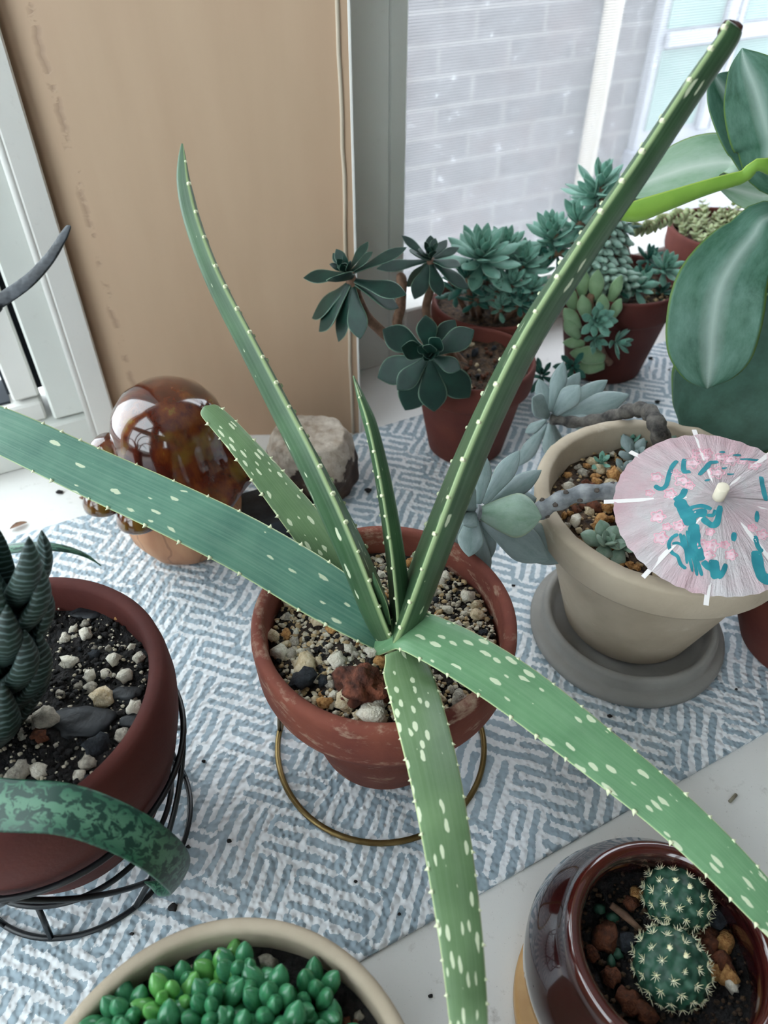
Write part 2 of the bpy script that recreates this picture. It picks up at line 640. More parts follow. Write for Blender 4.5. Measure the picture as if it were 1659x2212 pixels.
# unseen extra side window behind the viewer, added as soft front fill
b = MB()
fill_win = wbox(b, -1.03, -.955, .06, 1.45, -1.88, -1.82, .002).build('fill_window', M['frame'], smooth=False, kind='structure')
for (o0, o1, z0, z1) in ((-2.45, -2.39, .06, 1.45), (-1.31, -1.25, .06, 1.45), (-2.39, -1.31, .06, .12), (-2.39, -1.31, 1.39, 1.45)):
    b = MB()
    wbox(b, -1.03, -.955, z0, z1, o0, o1, .002).build('frame_rail', M['frame'], fill_win, False)
for o0, o1 in ((-2.39, -1.88), (-1.82, -1.31)):
    b = MB()
    wbox(b, -1.0, -.996, .12, 1.39, o0, o1).build('pane', M['glass'], fill_win, False)
# side window of the bay, out of frame to the left
b = MB()
win3 = wbox(b, -1.03, -.955, .06, 1.45, -.16, -.10, .002).build('window_3', M['frame'], smooth=False, kind='structure')
for (o0, o1, z0, z1) in ((-.85, -.79, .06, 1.45), (-.79, -.16, .06, .12), (-.79, -.16, 1.39, 1.45)):
    b = MB()
    wbox(b, -1.03, -.955, z0, z1, o0, o1, .002).build('frame_rail', M['frame'], win3, False)
b = MB()
wbox(b, -1.0, -.996, .12, 1.39, -.79, -.16).build('pane', M['glass'], win3, False)
b = MB()
wbox(b, -.90, -.3395, .0585, 1.1, .030, .034).build('pane', M['glass'], win1, False)

# bright corner trim between left window and the angled beige pier
b = MB()
wbox(b, -.279, -.2585, 0, 1.1, -.016, .03, .0015)
b.build('trim_1', M['trim'], smooth=False, kind='structure')
b = MB()
b.tube([WP(-.2805, z, -.012) for z in (0, .3, .6, 1.1)], .0035, 8)
b.build('trim_2', M['trim'], kind='structure')


# beige pier set at an angle to the window wall
def pier_mat():
    t = NT('beige_wall_paint')
    vec = t.coord()
    a = t.noise(t.mapping(vec, (1, 1, .18)), 22, 4)
    c = t.ramp(a, [(.25, lin('#b0947a')), (.75, lin('#b99e84'))])
    a2 = t.noise(vec, 5, 3)
    c = t.mix(t.ramp(a2, [(.45, 0.), (.8, .4)]), c, '#bd9880')
    sx = t.n('ShaderNodeSeparateXYZ', {0: vec})
    # ragged line of flaked paint up the left side
    wob = t.math('MULTIPLY', t.math('SUBTRACT', t.noise(t.mapping(vec, (.0, .0, 1)), 26, 4, .7), .5), .016)
    dx = t.math('ABSOLUTE', t.math('ADD', t.math('SUBTRACT', sx.outputs[0], -.088), wob))
    br = t.noise(t.mapping(vec, (.5, .5, 1)), 60, 4, .7)
    f = t.math('MULTIPLY', t.ramp(dx, [(.0012, 1.), (.0026, 0.)]), t.ramp(br, [(.47, 0.), (.52, 1.)]))
    c = t.mix(t.math('MULTIPLY', f, .55), c, '#8a6f5c')
    t.set(col=c, rough=.5, spec=.35)
    h = t.math('SUBTRACT', t.math('MULTIPLY', t.noise(t.mapping(vec, (1, 1, .1)), 150, 4), .25), t.math('MULTIPLY', f, .8))
    t.bump(h, .35, .0012)
    return t.m


M['pier'] = pier_mat()
pa, pb = V((-.259, .5755, 0)), V((-.0235, .583, 0))
pc, pd = V((-.031, .705, 0)), V((-.25, .60, 0))
b = MB()
up = V((0, 0, 1.1))
b.add([pa, pb, pc, pd, pa + up, pb + up, pc + up, pd + up],
      [(0, 1, 5, 4), (1, 2, 6, 5), (2, 3, 7, 6), (3, 0, 4, 7), (4, 5, 6, 7), (3, 2, 1, 0)])
pier = b.build('wall_pier', M['pier'], smooth=False, kind='structure')
pier['label'] = 'beige painted pier between the two windows'
M['pier_edge'] = white_paint('pier_edge_paint', '#b9a892', '#cbbfae', .25, (1, 1, .12))
pdir = (pb - pa).normalized()
pn = V((pdir.y, -pdir.x, 0))
b = MB()
pts = [pb - pdir * .007 + pn * .0002 + V((0, 0, z)) for z in [i * .02 for i in range(55)]]
pts = [p + pdir * (noise.noise(p * 30) * .0012) for p in pts]
b.tube(pts, .0016, 6)
b.build('paint_ridge', M['pier_edge'], pier)
b = MB()
b.box(pb + pdir * .0005 + V((0, 0, .55)) + pn * -.001, .0022, .004, 1.1, (pdir, pn, V((0, 0, 1))), .0005)
b.build('corner_bead', M['trim'], pier, False)

# right-hand window
b = MB()
win2 = wbox(b, -.012, .0335, 0, 1.1, 0, .05, .0015).build('window_2', M['frame'], smooth=False, kind='structure')
b = MB()
wbox(b, .0352, .0525, 0, 1.1, .003, .05, .0015).build('inner_stile', M['frame'], win2, False)
b = MB()
wbox(b, .033, .036, 0, 1.1, .008, .05).build('stile_groove', M['wallp'], win2, False)
b = MB()
wbox(b, .0525, 1.30, 0, .0585, .000, .05, .002).build('bottom_rail', M['trim'], win2, False)
b = MB()
wbox(b, 1.30, 1.38, 0, 1.1, -.004, .05, .002).build('outer_stile', M['frame'], win2, False)


def screen_mat():
    t = NT('insect_screen_haze')
    vec = t.coord()
    tr = t.n('ShaderNodeBsdfTransparent', {0: (1, 1, 1, 1)})
    d = t.n('ShaderNodeBsdfTranslucent', {0: (.9, .92, .95, 1)})
    d2 = t.n('ShaderNodeBsdfDiffuse', {0: (.8, .82, .85, 1)})
    dd = t.n('ShaderNodeMixShader', {0: .3, 1: d.outputs[0], 2: d2.outputs[0]})
    patches = t.noise(vec, 60, 5, .7)
    f = t.ramp(patches, [(.35, .16), (.62, .22), (.70, .48)])
    mx = t.n('ShaderNodeMixShader', {0: f, 1: tr.outputs[0], 2: dd.outputs[0]})
    t.t.links.new(mx.outputs[0], t.out.inputs[0])
    return t.m


M['screen'] = screen_mat()
M['screen_wire'] = mat('screen_wire', '#8d9297', None, rough=.6)
b = MB()
b.add([WP(.05, .04, .034), WP(1.30, .04, .034), WP(1.30, 1.1, .034), WP(.05, 1.1, .034)], [(0, 1, 2, 3)])
b.build('insect_screen', M['screen'], win2, False)
b = MB()
k = 0
z = .05
while z < .62:
    p0, p1 = WP(.05, z, .031), WP(1.30, z, .031)
    w = V((0, 0, .00022))
    q = NW * .0004
    b.add([p0 - w, p1 - w, p1 - q, p0 - q, p0 + w, p1 + w], [(0, 1, 2, 3), (3, 2, 5, 4)])
    z += .0024
b.build('screen_wires', M['screen_wire'], win2, False, kind='stuff')


# neighbouring house across the gap: brick wall, pale downpipe, white window
def brick_mat():
    t = NT('grey_brick')
    vec = t.coord()
    br = t.n('ShaderNodeTexBrick', {'Vector': t.mapping(vec, (1, 1, 1), (R(90), 0, 0)), 'Color1': lin('#5f5c5e'), 'Color2': lin('#6d6869'),
                                    'Mortar': lin('#807d7c'), 'Scale': 1., 'Mortar Size': .006, 'Brick Width': .21, 'Row Height': .07})
    c = t.mix(t.ramp(t.noise(vec, 5, 3), [(.5, 0.), (.75, .4)]), br.outputs[0], '#75605e')
    t.set(col=c, rough=.9)
    t.bump(br.outputs['Fac'], -.5, .006)
    return t.m


M['brick'] = brick_mat()
M['ext_white'] = mat('outdoor_white', '#a9acb4', None, rough=.5)
M['ext_cream'] = mat('downpipe_cream', '#b9b1a4', None, rough=.5)
M['ext_glass'] = mat('neighbour_glass', '#7f9a94', '#8fa8a2', 6, .6, spec=.1)
M['ext_sill'] = mat('outdoor_sill', '#8f939f', None, rough=.6)
M['ground_out'] = mat('outdoor_ground', '#8a8986', '#9a9996', 5, .9)
OX = 1.2
house = bpy.data.objects.new('neighbour_house', None)
place(house, None, Matrix.Translation(WP(1.2, -2.2, OX)))
tag(house, 'grey brick house across the gap beyond the screened window', 'building')
bx = MB()
bx.box(WP(0, 0, 0), 1, 1, 1)
Mw = Matrix(((EW.x, NW.x, 0, 0), (EW.y, NW.y, 0, 0), (0, 0, 1, 0), (0, 0, 0, 1)))


def ext(name, m, s0, s1, z0, z1, o0, o1, parent=house, bev=.004):
    q = MB()
    q.box((0, 0, 0), s1 - s0, o1 - o0, z1 - z0, None, bev)
    o = bpy.data.objects.new(name, q.mesh(name, m, False))
    return place(o, parent, Matrix.Translation(WP((s0 + s1) / 2, (z0 + z1) / 2, (o0 + o1) / 2)) @ Mw)


ext('brick_wall', M['brick'], -.1, 4.2, -2.2, .75, OX, OX + .2)
dp = MB()
dp.tube([WP(1.298, z, OX - .03) for z in (-2.2, -1, 0, .75)], .026, 14)
dp.build('downpipe', M['ext_cream'], house)
wf = ext('window_frame', M['ext_white'], 1.475, 2.60, -.335, .75, OX - .03, OX + .02)
ext('pane', M['ext_glass'], 1.50, 1.70, .03, .60, OX - .036, OX - .028, wf, .001)
ext('pane', M['ext_glass'], 1.50, 1.69, -.23, -.02, OX - .036, OX - .028, wf, .001)
ext('pane', M['ext_glass'], 1.79, 2.10, .03, .60, OX - .036, OX - .028, wf, .001)
ext('pane', M['ext_glass'], 1.79, 2.10, -.23, -.02, OX - .036, OX - .028, wf, .001)
ext('mullion', M['ext_white'], 1.705, 1.745, -.25, .75, OX - .05, OX - .03, wf)
ext('mullion', M['ext_white'], 1.755, 1.78, -.25, .75, OX - .045, OX - .03, wf)
ext('muntin', M['ext_white'], 1.50, 2.60, -.016, .022, OX - .05, OX - .032, wf)
ext('window_ledge', M['ext_sill'], 1.46, 2.60, -.36, -.285, OX - .09, OX, wf)
ext('white_ledge', M['ext_white'], 1.46, 3.4, -.9, -.37, OX - .05, OX)
b = MB()
b.box(WP(1.2, -2.25, 2.0), 14, 8, .1, AX)
b.build('floor_outdoors', M['ground_out'], smooth=False, kind='structure')


# ------------------------------------------------------------------ patterned mat
def mat_mat():
    t = NT('blue_fret_mat')
    vec = t.coord()
    at = t.n('ShaderNodeAttribute', attribute_name='pat').outputs['Fac']
    nz = t.math('MULTIPLY', t.math('SUBTRACT', t.noise(vec, 300, 3, .6), .5), 1.25)
    f = t.ramp(t.math('ADD', at, nz), [(.42, 0.), (.52, 1.)])
    blue = t.ramp(t.noise(vec, 30, 3), [(.3, lin('#9aacb8')), (.7, lin('#acbcc6'))])
    t.set(col=t.mix(f, '#eceff2', blue), rough=.55, spec=.4)
    vo = t.n('ShaderNodeTexVoronoi', {'Vector': vec, 'Scale': 300.}, feature='SMOOTH_F1')
    t.bump(vo.outputs['Distance'], .8, -.0022)
    return t.m


M['mat'] = mat_mat()
A45 = math.atan2(EW.y, EW.x) + R(45)
CA, SA = math.cos(A45), math.sin(A45)
PER = .0084


def pattern(x, y):
    """blue share around a point of the printed fret, hand-block wobble included"""
    dx = noise.noise(V((x * 60, y * 60, 0))) * .0016 + noise.noise(V((x * 18, y * 18, 5))) * .003
    dy = noise.noise(V((x * 60, y * 60, 9))) * .0016 + noise.noise(V((x * 18, y * 18, 15))) * .003
    return sum(fret(x + dx + ex, y + dy + ey) for ex in (-.0009, 0, .0009) for ey in (-.0009, 0, .0009)) / 9


def fret(x, y):
    a, c = (x * CA + y * SA) / PER, (-x * SA + y * CA) / PER
    W_ = 3
    i, j = math.floor(a / W_), math.floor(c / W_)
    d = (i - j) % 4
    if d in (0, 1):                       # block lies along a
        p = a - i * W_ + (W_ if d == 1 else 0)
        q = c - j * W_
    else:                                 # block lies along c
        q = a - i * W_
        p = c - j * W_ + (W_ if d == 2 else 0)
    n_ = math.floor(q)
    fr = q - n_
    blue = .12 < fr < .62
    if not blue:                          # hooks that join neighbouring stripes
        if n_ == 0 and fr > .5 and p < .55:
            blue = True
        if n_ == 1 and fr > .5 and p > 5.35:
            blue = True
        if n_ == 2 and fr > .5 and 2.6 < p < 3.2:
            blue = True
    elif n_ == 1 and 2.6 < p < 3.0:
        blue = False
    if p > 5.72:
        blue = False
    return 1.0 if blue else 0.0


f0, f1 = G(792, 2070), G(890, 905)
m0, m1 = (f0 - OW).dot(NW), (f1 - OW).dot(NW)
s0, s1, st = -.62, .95, .0022
nx, ny = int((s1 - s0) / st), int((m1 - m0) / st)
b = MB()
vs, fs, pats = [], [], []
TH = .002
for j in range(ny + 1):
    for i in range(nx + 1):
        p = WP(s0 + (s1 - s0) * i / nx, TH, m0 + (m1 - m0) * j / ny)
        vs.append(p)
        pats.append(pattern(p.x, p.y))
for j in range(ny):
    for i in range(nx):
        a = j * (nx + 1) + i
        fs.append((a, a + 1, a + nx + 2, a + nx + 1))
base = len(vs)
ring = [i for i in range(nx + 1)] + [j * (nx + 1) + nx for j in range(1, ny + 1)] + \
       [ny * (nx + 1) + i for i in range(nx - 1, -1, -1)] + [j * (nx + 1) for j in range(ny - 1, 0, -1)]
for r_ in ring:
    vs.append(vs[r_] - V((0, 0, TH - .0001)))
    pats.append(.5)
for k in range(len(ring)):
    q = (k + 1) % len(ring)
    fs.append((ring[q], ring[k], base + k, base + q))
b.add(vs, fs)
mat_o = b.build('drawer_liner_mat', M['mat'], label='long textured white mat printed with a blue-grey fret pattern', cat='mat')
at = mat_o.data.attributes.new('pat', 'FLOAT', 'POINT')
at.data.foreach_set('value', pats)
ZM = TH


# ------------------------------------------------------------------ pots, soil, pebbles
def pot_profile(z0, zt, rb, rbt, rt, band, th):
    zb = zt - band
    return [(0, z0), (rb - .003, z0), (rb, z0 + .003), (rb + (rbt - rb) * .5, (z0 + zb) / 2), (rbt, zb - .001), (rbt + .0008, zb), (rt - .004, zb),
            (rt - .0018, zb + .002), (rt - .0008, zb + .006), (rt, zt - .006), (rt - .0005, zt - .002), (rt - .002, zt), (rt - th + .0015, zt),
            (rt - th, zt - .002), (rt - th - .0012, zt - band * .8), (rbt - th, zb - .004), (rb - th, z0 + .012), (0, z0 + .012)]


def plain_profile(z0, zt, rb, rt, th, bulge=0.0, lip=0.0):
    n = 9
    out = [(0, z0), (rb - .003, z0), (rb - .0008, z0 + .001)]
    for i in range(n + 1):
        t = i / n
        out.append((rb + (rt - rb) * t + bulge * math.sin(math.pi * t) ** 1, z0 + .003 + (zt - z0 - .005) * t))
    out += [(rt - .0006 + lip, zt - .0008), (rt - .002 + lip, zt), (rt - th + .0018, zt), (rt - th + .0004, zt - .001)]
    for i in range(n, -1, -1):
        t = i / n
        out.append((max(.004, rb + (rt - rb) * t + bulge * math.sin(math.pi * t) - th), z0 + .012 + (zt - z0 - .015) * t))
    out.append((0, z0 + .012))
    return out


def soil_disc(root, c, r, m, amp=.0025, dome=0.0, name='soil', seed=0):
    q = MB()
    vs, fs = [V(c)], []
    NR, NA = 14, 48
    for i in range(1, NR + 1):
        for j in range(NA):
            a = 2 * math.pi * j / NA
            rr = r * i / NR
            p = V((c[0] + rr * math.cos(a), c[1] + rr * math.sin(a), c[2]))
            p.z += amp * noise.noise(p * 90 + V((seed, 0, 0))) + dome * (1 - (i / NR) ** 2)
            vs.append(p)
    for j in range(NA):
        k = (j + 1) % NA
        fs.append((0, 1 + j, 1 + k))
        for i in range(NR - 1):
            fs.append((1 + i * NA + j, 1 + (i + 1) * NA + j, 1 + (i + 1) * NA + k, 1 + i * NA + k))
    q.add(vs, fs)
    return q.build(name, m, root)


PEB = {}


def peb_mesh(mname, k):
    key = (mname, k)
    if key not in PEB:
        q = MB().blob((0, 0, 0), 1.0, 1, .42, seed=k * 1.37 + len(mname), sc=(1, .80 + .07 * (k % 4), .70 + .08 * (k % 3)), freq=2.1)
        PEB[key] = q.mesh('pebble', M[mname], True)
    return PEB[key]


def pebbles(root, c, r, n, rmin, rmax, mats, avoid=(), name='pebble', power=2.2, zoff=.25, keep=None, soilz=None):
    """individual pebbles lying on the soil, no two in the same spot"""
    done = []
    tries = 0
    while len(done) < n and tries < n * 40:
        tries += 1
        a, rr = random.random() * 2 * math.pi, r * math.sqrt(random.random())
        x, y = c[0] + rr * math.cos(a), c[1] + rr * math.sin(a)
        s = rmin + (rmax - rmin) * random.random() ** power
        if rr + s > r:
            continue
        if keep and not keep(x, y):
            continue
        if any((x - q[0]) ** 2 + (y - q[1]) ** 2 < ((s + q[2]) * .74) ** 2 for q in done):
            continue
        if any((x - q[0]) ** 2 + (y - q[1]) ** 2 < q[2] ** 2 for q in avoid):
            continue
        done.append((x, y, s))
        o = bpy.data.objects.new(name, peb_mesh(random.choices([m_[0] for m_ in mats], [m_[1] for m_ in mats])[0], random.randrange(8)))
        Mx = Matrix.Translation((x, y, c[2] + s * zoff)) @ Matrix.Rotation(random.random() * 6.3, 4, 'Z') @ \
            Matrix.Rotation(random.random() * 6.3, 4, 'X') @ Matrix.Scale(s, 4)
        place(o, root, Mx)
    return done


def grains(root, c, r, n, rmin, rmax, m, name='fine_grit', occ=(), dz=.0):
    q = MB()
    for i in range(n):
        a, rr = random.random() * 2 * math.pi, r * math.sqrt(random.random())
        s = rmin + (rmax - rmin) * random.random() ** 2
        q.blob((c[0] + rr * math.cos(a), c[1] + rr * math.sin(a), c[2] + dz + s * .2), s, 0, .3, seed=i % 17, sc=(1, .85, .75))
    return q.build(name, m, root, True, kind='stuff')


# ------------------------------------------------------------------ leaves
def unit_leaf(name, prof, thick, m, curve=0.0, cup=.1, n=16, seg=12, sharp=.35):
    """leaf one unit long along +X, upper side +Z; prof: [(t, half-width)], thick likewise"""
    def ev(tab, t):
        for (a, x), (b_, y) in zip(tab, tab[1:]):
            if a <= t <= b_:
                return x + (y - x) * (t - a) / (b_ - a)
        return tab[-1][1]

    def sm(tab, t):                       # rounded outline: the plain one averaged over a short span
        h = min(.09, t, 1 - t)
        return sum(ev(tab, t + h * k / 3) for k in range(-3, 4)) / 7
    q = MB()
    P, Nn, w, th = [], [], [], []
    for i in range(n):
        t = 1 - (1 - i / (n - 1)) ** 1.35
        P.append(V((t, 0, curve * t * t)))
        Nn.append(V((-2 * curve * t, 0, 1)))
        w.append(2 * sm(prof, t))
        th.append(sm(thick, t))
    q.leaf(P, Nn, w, th, cup, seg, sharp)
    return q.mesh(name, m, True)


LF = {
    'echev': unit_leaf('leaf', [(0, .06), (.3, .12), (.6, .245), (.78, .235), (.92, .11), (1, .004)], [(0, .10), (.5, .11), (.9, .06), (1, .01)], M['echev'], .06, .18),
    'ghost': unit_leaf('leaf', [(0, .07), (.3, .15), (.62, .235), (.85, .15), (.96, .05), (1, .005)], [(0, .1), (.4, .2), (.7, .2), (.95, .06), (1, .01)], M['ghost'], .05, .10),
    'ghostg': unit_leaf('leaf', [(0, .08), (.3, .2), (.62, .30), (.85, .2), (.96, .05), (1, .005)], [(0, .1), (.4, .26), (.7, .26), (.95, .06), (1, .01)], M['ghost_green'], .05, .05),
    'sedum': unit_leaf('leaf', [(0, .05), (.35, .12), (.65, .17), (.88, .1), (1, .004)], [(0, .07), (.5, .14), (.9, .06), (1, .01)], M['sedum'], .10, .12),
    'sedumd': unit_leaf('leaf', [(0, .05), (.35, .11), (.65, .15), (.88, .1), (1, .004)], [(0, .07), (.5, .14), (.9, .06), (1, .01)], M['sedum_dark'], .08, .12),
    'sedump': unit_leaf('leaf', [(0, .08), (.35, .16), (.6, .18), (.88, .09), (1, .004)], [(0, .09), (.5, .18), (.9, .07), (1, .01)], M['sedum_pale'], .12, .10),
    'burro': unit_leaf('leaf', [(0, .08), (.35, .2), (.6, .22), (.88, .12), (1, .006)], [(0, .1), (.4, .34), (.7, .34), (.95, .1), (1, .01)], M['burro'], .08, .0, 12, 10, .0),
    'string': unit_leaf('leaf', [(0, .16), (.3, .34), (.65, .3), (.9, .1), (1, .01)], [(0, .14), (.4, .3), (.7, .26), (.95, .1), (1, .01)], M['string'], .08, .05, 8, 8, .2),
    'bubble': unit_leaf('leaf', [(0, .10), (.35, .22), (.68, .27), (.88, .19), (.97, .06), (1, .008)], [(0, .16), (.4, .38), (.7, .46), (.88, .32), (.97, .1), (1, .01)], M['bubble'], .04, .0, 14, 12, .0),
    'bubblel': unit_leaf('leaf', [(0, .10), (.35, .22), (.68, .27), (.88, .19), (.97, .06), (1, .008)], [(0, .16), (.4, .38), (.7, .46), (.88, .32), (.97, .1), (1, .01)], M['bubble_light'], .04, .0, 14, 12, .0),
}


def axes_matrix(base, X, Zh, sx, sy, sz):
    X = X.normalized()
    Y = Zh.cross(X)
    if Y.length < 1e-5:
        Y = V((0, 1, .1)).cross(X)
    Y.normalize()
    Z = X.cross(Y)
    return Matrix(((X.x * sx, Y.x * sy, Z.x * sz, base.x), (X.y * sx, Y.y * sy, Z.y * sz, base.y),
                   (X.z * sx, Y.z * sy, Z.z * sz, base.z), (0, 0, 0, 1)))


def leaf_to(root, kind, base, tip, Zh, wf=1.0, tf=1.0, name='leaf'):
    o = bpy.data.objects.new(name, LF[kind])
    X = V(tip) - V(base)
    L = X.length
    return place(o, root, axes_matrix(V(base), X, V(Zh), L, L * wf, L * tf))


def rosette(root, kind, c, axis, n, L0, L1, t0, t1, drop=.0, wf=1.0, rot=None, rad=.0, tf=1.0, name='leaf'):
    c, axis = V(c), V(axis).normalized()
    a = axis.cross(V((0, 0, 1)) if abs(axis.z) < .9 else V((1, 0, 0))).normalized()
    d = axis.cross(a)
    rot = random.random() * 6.3 if rot is None else rot
    for i in range(n):
        f = i / max(1, n - 1)
        th = rot + i * 2.39996
        rv = a * math.cos(th) + d * math.sin(th)
        ti = R(t0 + (t1 - t0) * f ** .8) + random.uniform(-.07, .07)
        X = axis * math.cos(ti) + rv * math.sin(ti)
        Z = axis * math.sin(ti) - rv * math.cos(ti)
        L = (L0 + (L1 - L0) * f ** .7) * random.uniform(.93, 1.07)
        base = c - axis * (drop * f) + rv * rad
        o = bpy.data.objects.new(name, LF[kind])
        place(o, root, axes_matrix(base, X, Z, L, L * wf, L * tf))


# ================================================================== 1. the aloe
AX0, AY0 = 0.0, .248
aloe = thing('potted_aloe', 'large spotted aloe with long toothed leaves in a low terracotta pot', 'potted plant', (AX0, AY0, .02))
b = MB()
b.lathe(pot_profile(.018, .130, .040, .0575, .0695, .034, .0075), 96, (AX0, AY0, 0))
b.build('pot', M['terra_old'], aloe)
SZ = .114
soil_disc(aloe, (AX0, AY0, SZ), .0598, M['soil'], .003, .002)
stone = MB().blob((-.012, .212, SZ + .006), .0115, 3, .35, 4, (1.15, 1.0, .7), 2.2)
stone.build('lava_stone', mat('lava', '#3d2018', '#7a4430', 130, .95, 1.0, 260, .003), aloe, label='large reddish brown porous stone')
big = []
for (u_, v_, s_, m_) in ((655, 1470, .0062, 'peb_dark'), (590 + 70, 1440, .0066, 'peb_tan'), (752, 1483, .0058, 'peb_tan'), (802, 1545, .0068, 'peb_pale'),
                         (745, 1515, .0052, 'peb_tan'), (700, 1520, .0042, 'peb_rust'), (808, 1408, .0046, 'peb_pale'), (822, 1428, .0040, 'peb_rust'),
                         (728, 1428, .0050, 'peb_pale'), (605, 1410, .0048, 'peb_pale'), (720, 1352, .0052, 'peb_rust'), (820, 1510, .0055, 'peb_grey'),
                         (625, 1300, .0045, 'peb_tan'), (690, 1340, .0050, 'peb_tan'), (590, 1375, .0040, 'peb_tan'), (960, 1245, .0036, 'peb_pale'),
                         (1010, 1290, .0045, 'peb_pale'), (1030, 1330, .0042, 'peb_tan'), (990, 1510, .0046, 'peb_grey'), (1020, 1475, .004, 'peb_grey')):
    p = G(u_, v_, SZ + .002)
    o = bpy.data.objects.new('pebble', peb_mesh(m_, random.randrange(8)))
    place(o, aloe, Matrix.Translation(p) @ Matrix.Rotation(random.random() * 6, 4, 'Z') @ Matrix.Scale(s_, 4))
    big.append((p.x, p.y, s_ * .9))
big.append((-.012, .212, .011))
PM = [('peb_tan', 4), ('peb_pale', 5), ('peb_grey', 3), ('peb_rust', 1.2), ('peb_dark', .6)]
occ = pebbles(aloe, (AX0, AY0, SZ), .0580, 278, .0016, .0036, PM, big, zoff=.4, power=1.3)
grains(aloe, (AX0, AY0, SZ), .0588, 1500, .0008, .0019, M['grit_pale'], dz=.0012)
grains(aloe, (AX0, AY0, SZ), .0588, 1300, .0008, .0019, M['grit_tan'], 'fine_gravel', dz=.0010)
grains(aloe, (AX0, AY0, SZ), .0588, 500, .0008, .0020, M['soil_black'], 'soil_crumbs', dz=.0014)

TOOTH = MB()
TOOTH.tube([V((-.3, 0, 0)), V((.1, .0, 0)), V((.45, .05, 0)), V((.8, .14, 0)), V((1, .22, 0))], [.75, .55, .30, .12, .015], 6)
TOOTH_ME = TOOTH.mesh('tooth', M['tooth'])


def aloe_leaf(root, ctrl, normal, m, thick=.0055, cup=.22, teeth=(0.012, .011), n=44, label=None, tsize=.0024, sides=(-1, 1), blunt=False):
    """ctrl: (photo u, v, distance y, width in photo px)"""
    pts = []
    for (u_, v_, y_, w_) in ctrl:
        p = D(u_, v_, y_)
        pts.append((p.x, p.y, p.z, w_ * pxm(p)))
    cr = cat_rom(pts, n)
    P = [V(c[:3]) for c in cr]
    w = [max(c[3], .0006) for c in cr]
    if not isinstance(normal[0], (tuple, list)):
        normal = [normal, normal]
    Nn = []
    for i in range(n):
        f = i / (n - 1) * (len(normal) - 1)
        k = min(int(f), len(normal) - 2)
        Nn.append(V(normal[k]).lerp(V(normal[k + 1]), f - k))
    th = [max(.0008, min(thick * (1.25 - .7 * i / (n - 1)), w[i] * .75)) for i in range(n)]
    q = MB()
    q.leaf(P, Nn, w, th, cup, 16, .55)
    fr = list(q.frames)
    o = q.build('leaf', m, root, label=label)
    if teeth:
        nxt = {-1: teeth[0] * .6, 1: teeth[0]}
        total = fr[-1][5]
        for i, (p, T, S, Z, ww, L) in enumerate(fr):
            for s in sides:
                if L >= nxt[s] and L < total - .002:
                    nxt[s] = L + teeth[1] * random.uniform(.75, 1.25)
                    if ww < .003:
                        continue
                    sz = .72 * tsize * random.uniform(.75, 1.15) * min(1, ww / .016 + .25)
                    t = bpy.data.objects.new('tooth', TOOTH_ME)
                    place(t, o, axes_matrix(p + S * (s * ww * .487), S * s + T * .1, Z * s, sz, sz, sz))
    return o


aloe_leaf(aloe, [(838, 1385, .243, 60), (800, 1345, .246, 105), (690, 1275, .256, 128), (540, 1185, .272, 126), (380, 1105, .288, 120), (190, 1018, .308, 112),
                 (0, 930, .330, 102), (-180, 862, .352, 84), (-330, 822, .37, 50), (-430, 806, .38, 8)],
          [(.2, -.35, 1), (.1, -.5, 1), (.05, -.55, 1)], M['aloe_blue'], .006, .20, (.02, .0125), label='broad blue-green leaf sweeping out to the left')
aloe_leaf(aloe, [(790, 1330, .262, 60), (735, 1240, .275, 76), (665, 1140, .296, 84), (590, 1045, .318, 72), (520, 960, .338, 58), (470, 905, .352, 50),
                 (449, 886, .357, 38), (443, 880, .359, 10)], [(.35, -.5, .8), (.3, -.6, .8)], M['aloe_olive'], .006, .15, (.02, .012), label='olive blunt-tipped leaf leaning back past the mushroom')
aloe_leaf(aloe, [(842, 1375, .241, 73), (815, 1315, .243, 112), (760, 1180, .255, 117), (690, 1030, .275, 102), (618, 890, .298, 88), (540, 740, .318, 76), (470, 605, .334, 63),
                 (425, 490, .346, 54), (402, 400, .354, 41), (396, 345, .358, 24), (394, 310, .36, 5)],
          [(.95, .05, .3), (.95, .15, .2), (.92, .22, .1), (.8, .3, .0)], M['aloe_back'], .0105, .5, (.02, .0105), 56, 'tall channelled leaf curving up to the left', .0026)
aloe_leaf(aloe, [(860, 1375, .240, 60), (862, 1330, .243, 89), (850, 1200, .252, 82), (826, 1050, .264, 62), (800, 930, .275, 43), (778, 860, .283, 24), (763, 812, .289, 4)],
          [(-.9, -.12, .2), (-.9, -.1, .2)], M['aloe_back'], .008, .45, (.016, .0115), 44, 'short pointed leaf standing in the centre', .0022)
aloe_leaf(aloe, [(850, 1385, .238, 84), (885, 1310, .240, 134), (950, 1140, .252, 140), (1030, 940, .268, 129), (1130, 735, .284, 123), (1250, 545, .298, 112), (1370, 370, .311, 98),
                 (1480, 205, .322, 92), (1555, 98, .329, 87), (1574, 68, .3305, 81), (1580, 58, .331, 56), (1583, 53, .3312, 17)],
          [(-.95, .05, .3), (-.95, .18, .25), (-.9, .32, .3), (-.7, .6, .3)], M['aloe_back'], .0115, .42, (.02, .0112), 60, 'long dark leaf rising to upper right with a cut brown tip', .0026)
aloe_leaf(aloe, [(815, 1395, .238, 50), (870, 1362, .232, 96), (940, 1385, .222, 112), (1040, 1440, .208, 122), (1150, 1515, .192, 124), (1290, 1625, .170, 118), (1420, 1730, .151, 112),
                 (1540, 1840, .132, 106), (1660, 1965, .112, 96), (1780, 2100, .093, 76), (1880, 2220, .078, 40), (1930, 2290, .07, 6)],
          [(.0, -.25, 1), (-.15, -.1, 1), (-.1, .0, 1)], M['aloe'], .0055, .12, (.03, .0120), 52, 'pale spotted leaf bending over the rim to lower right')
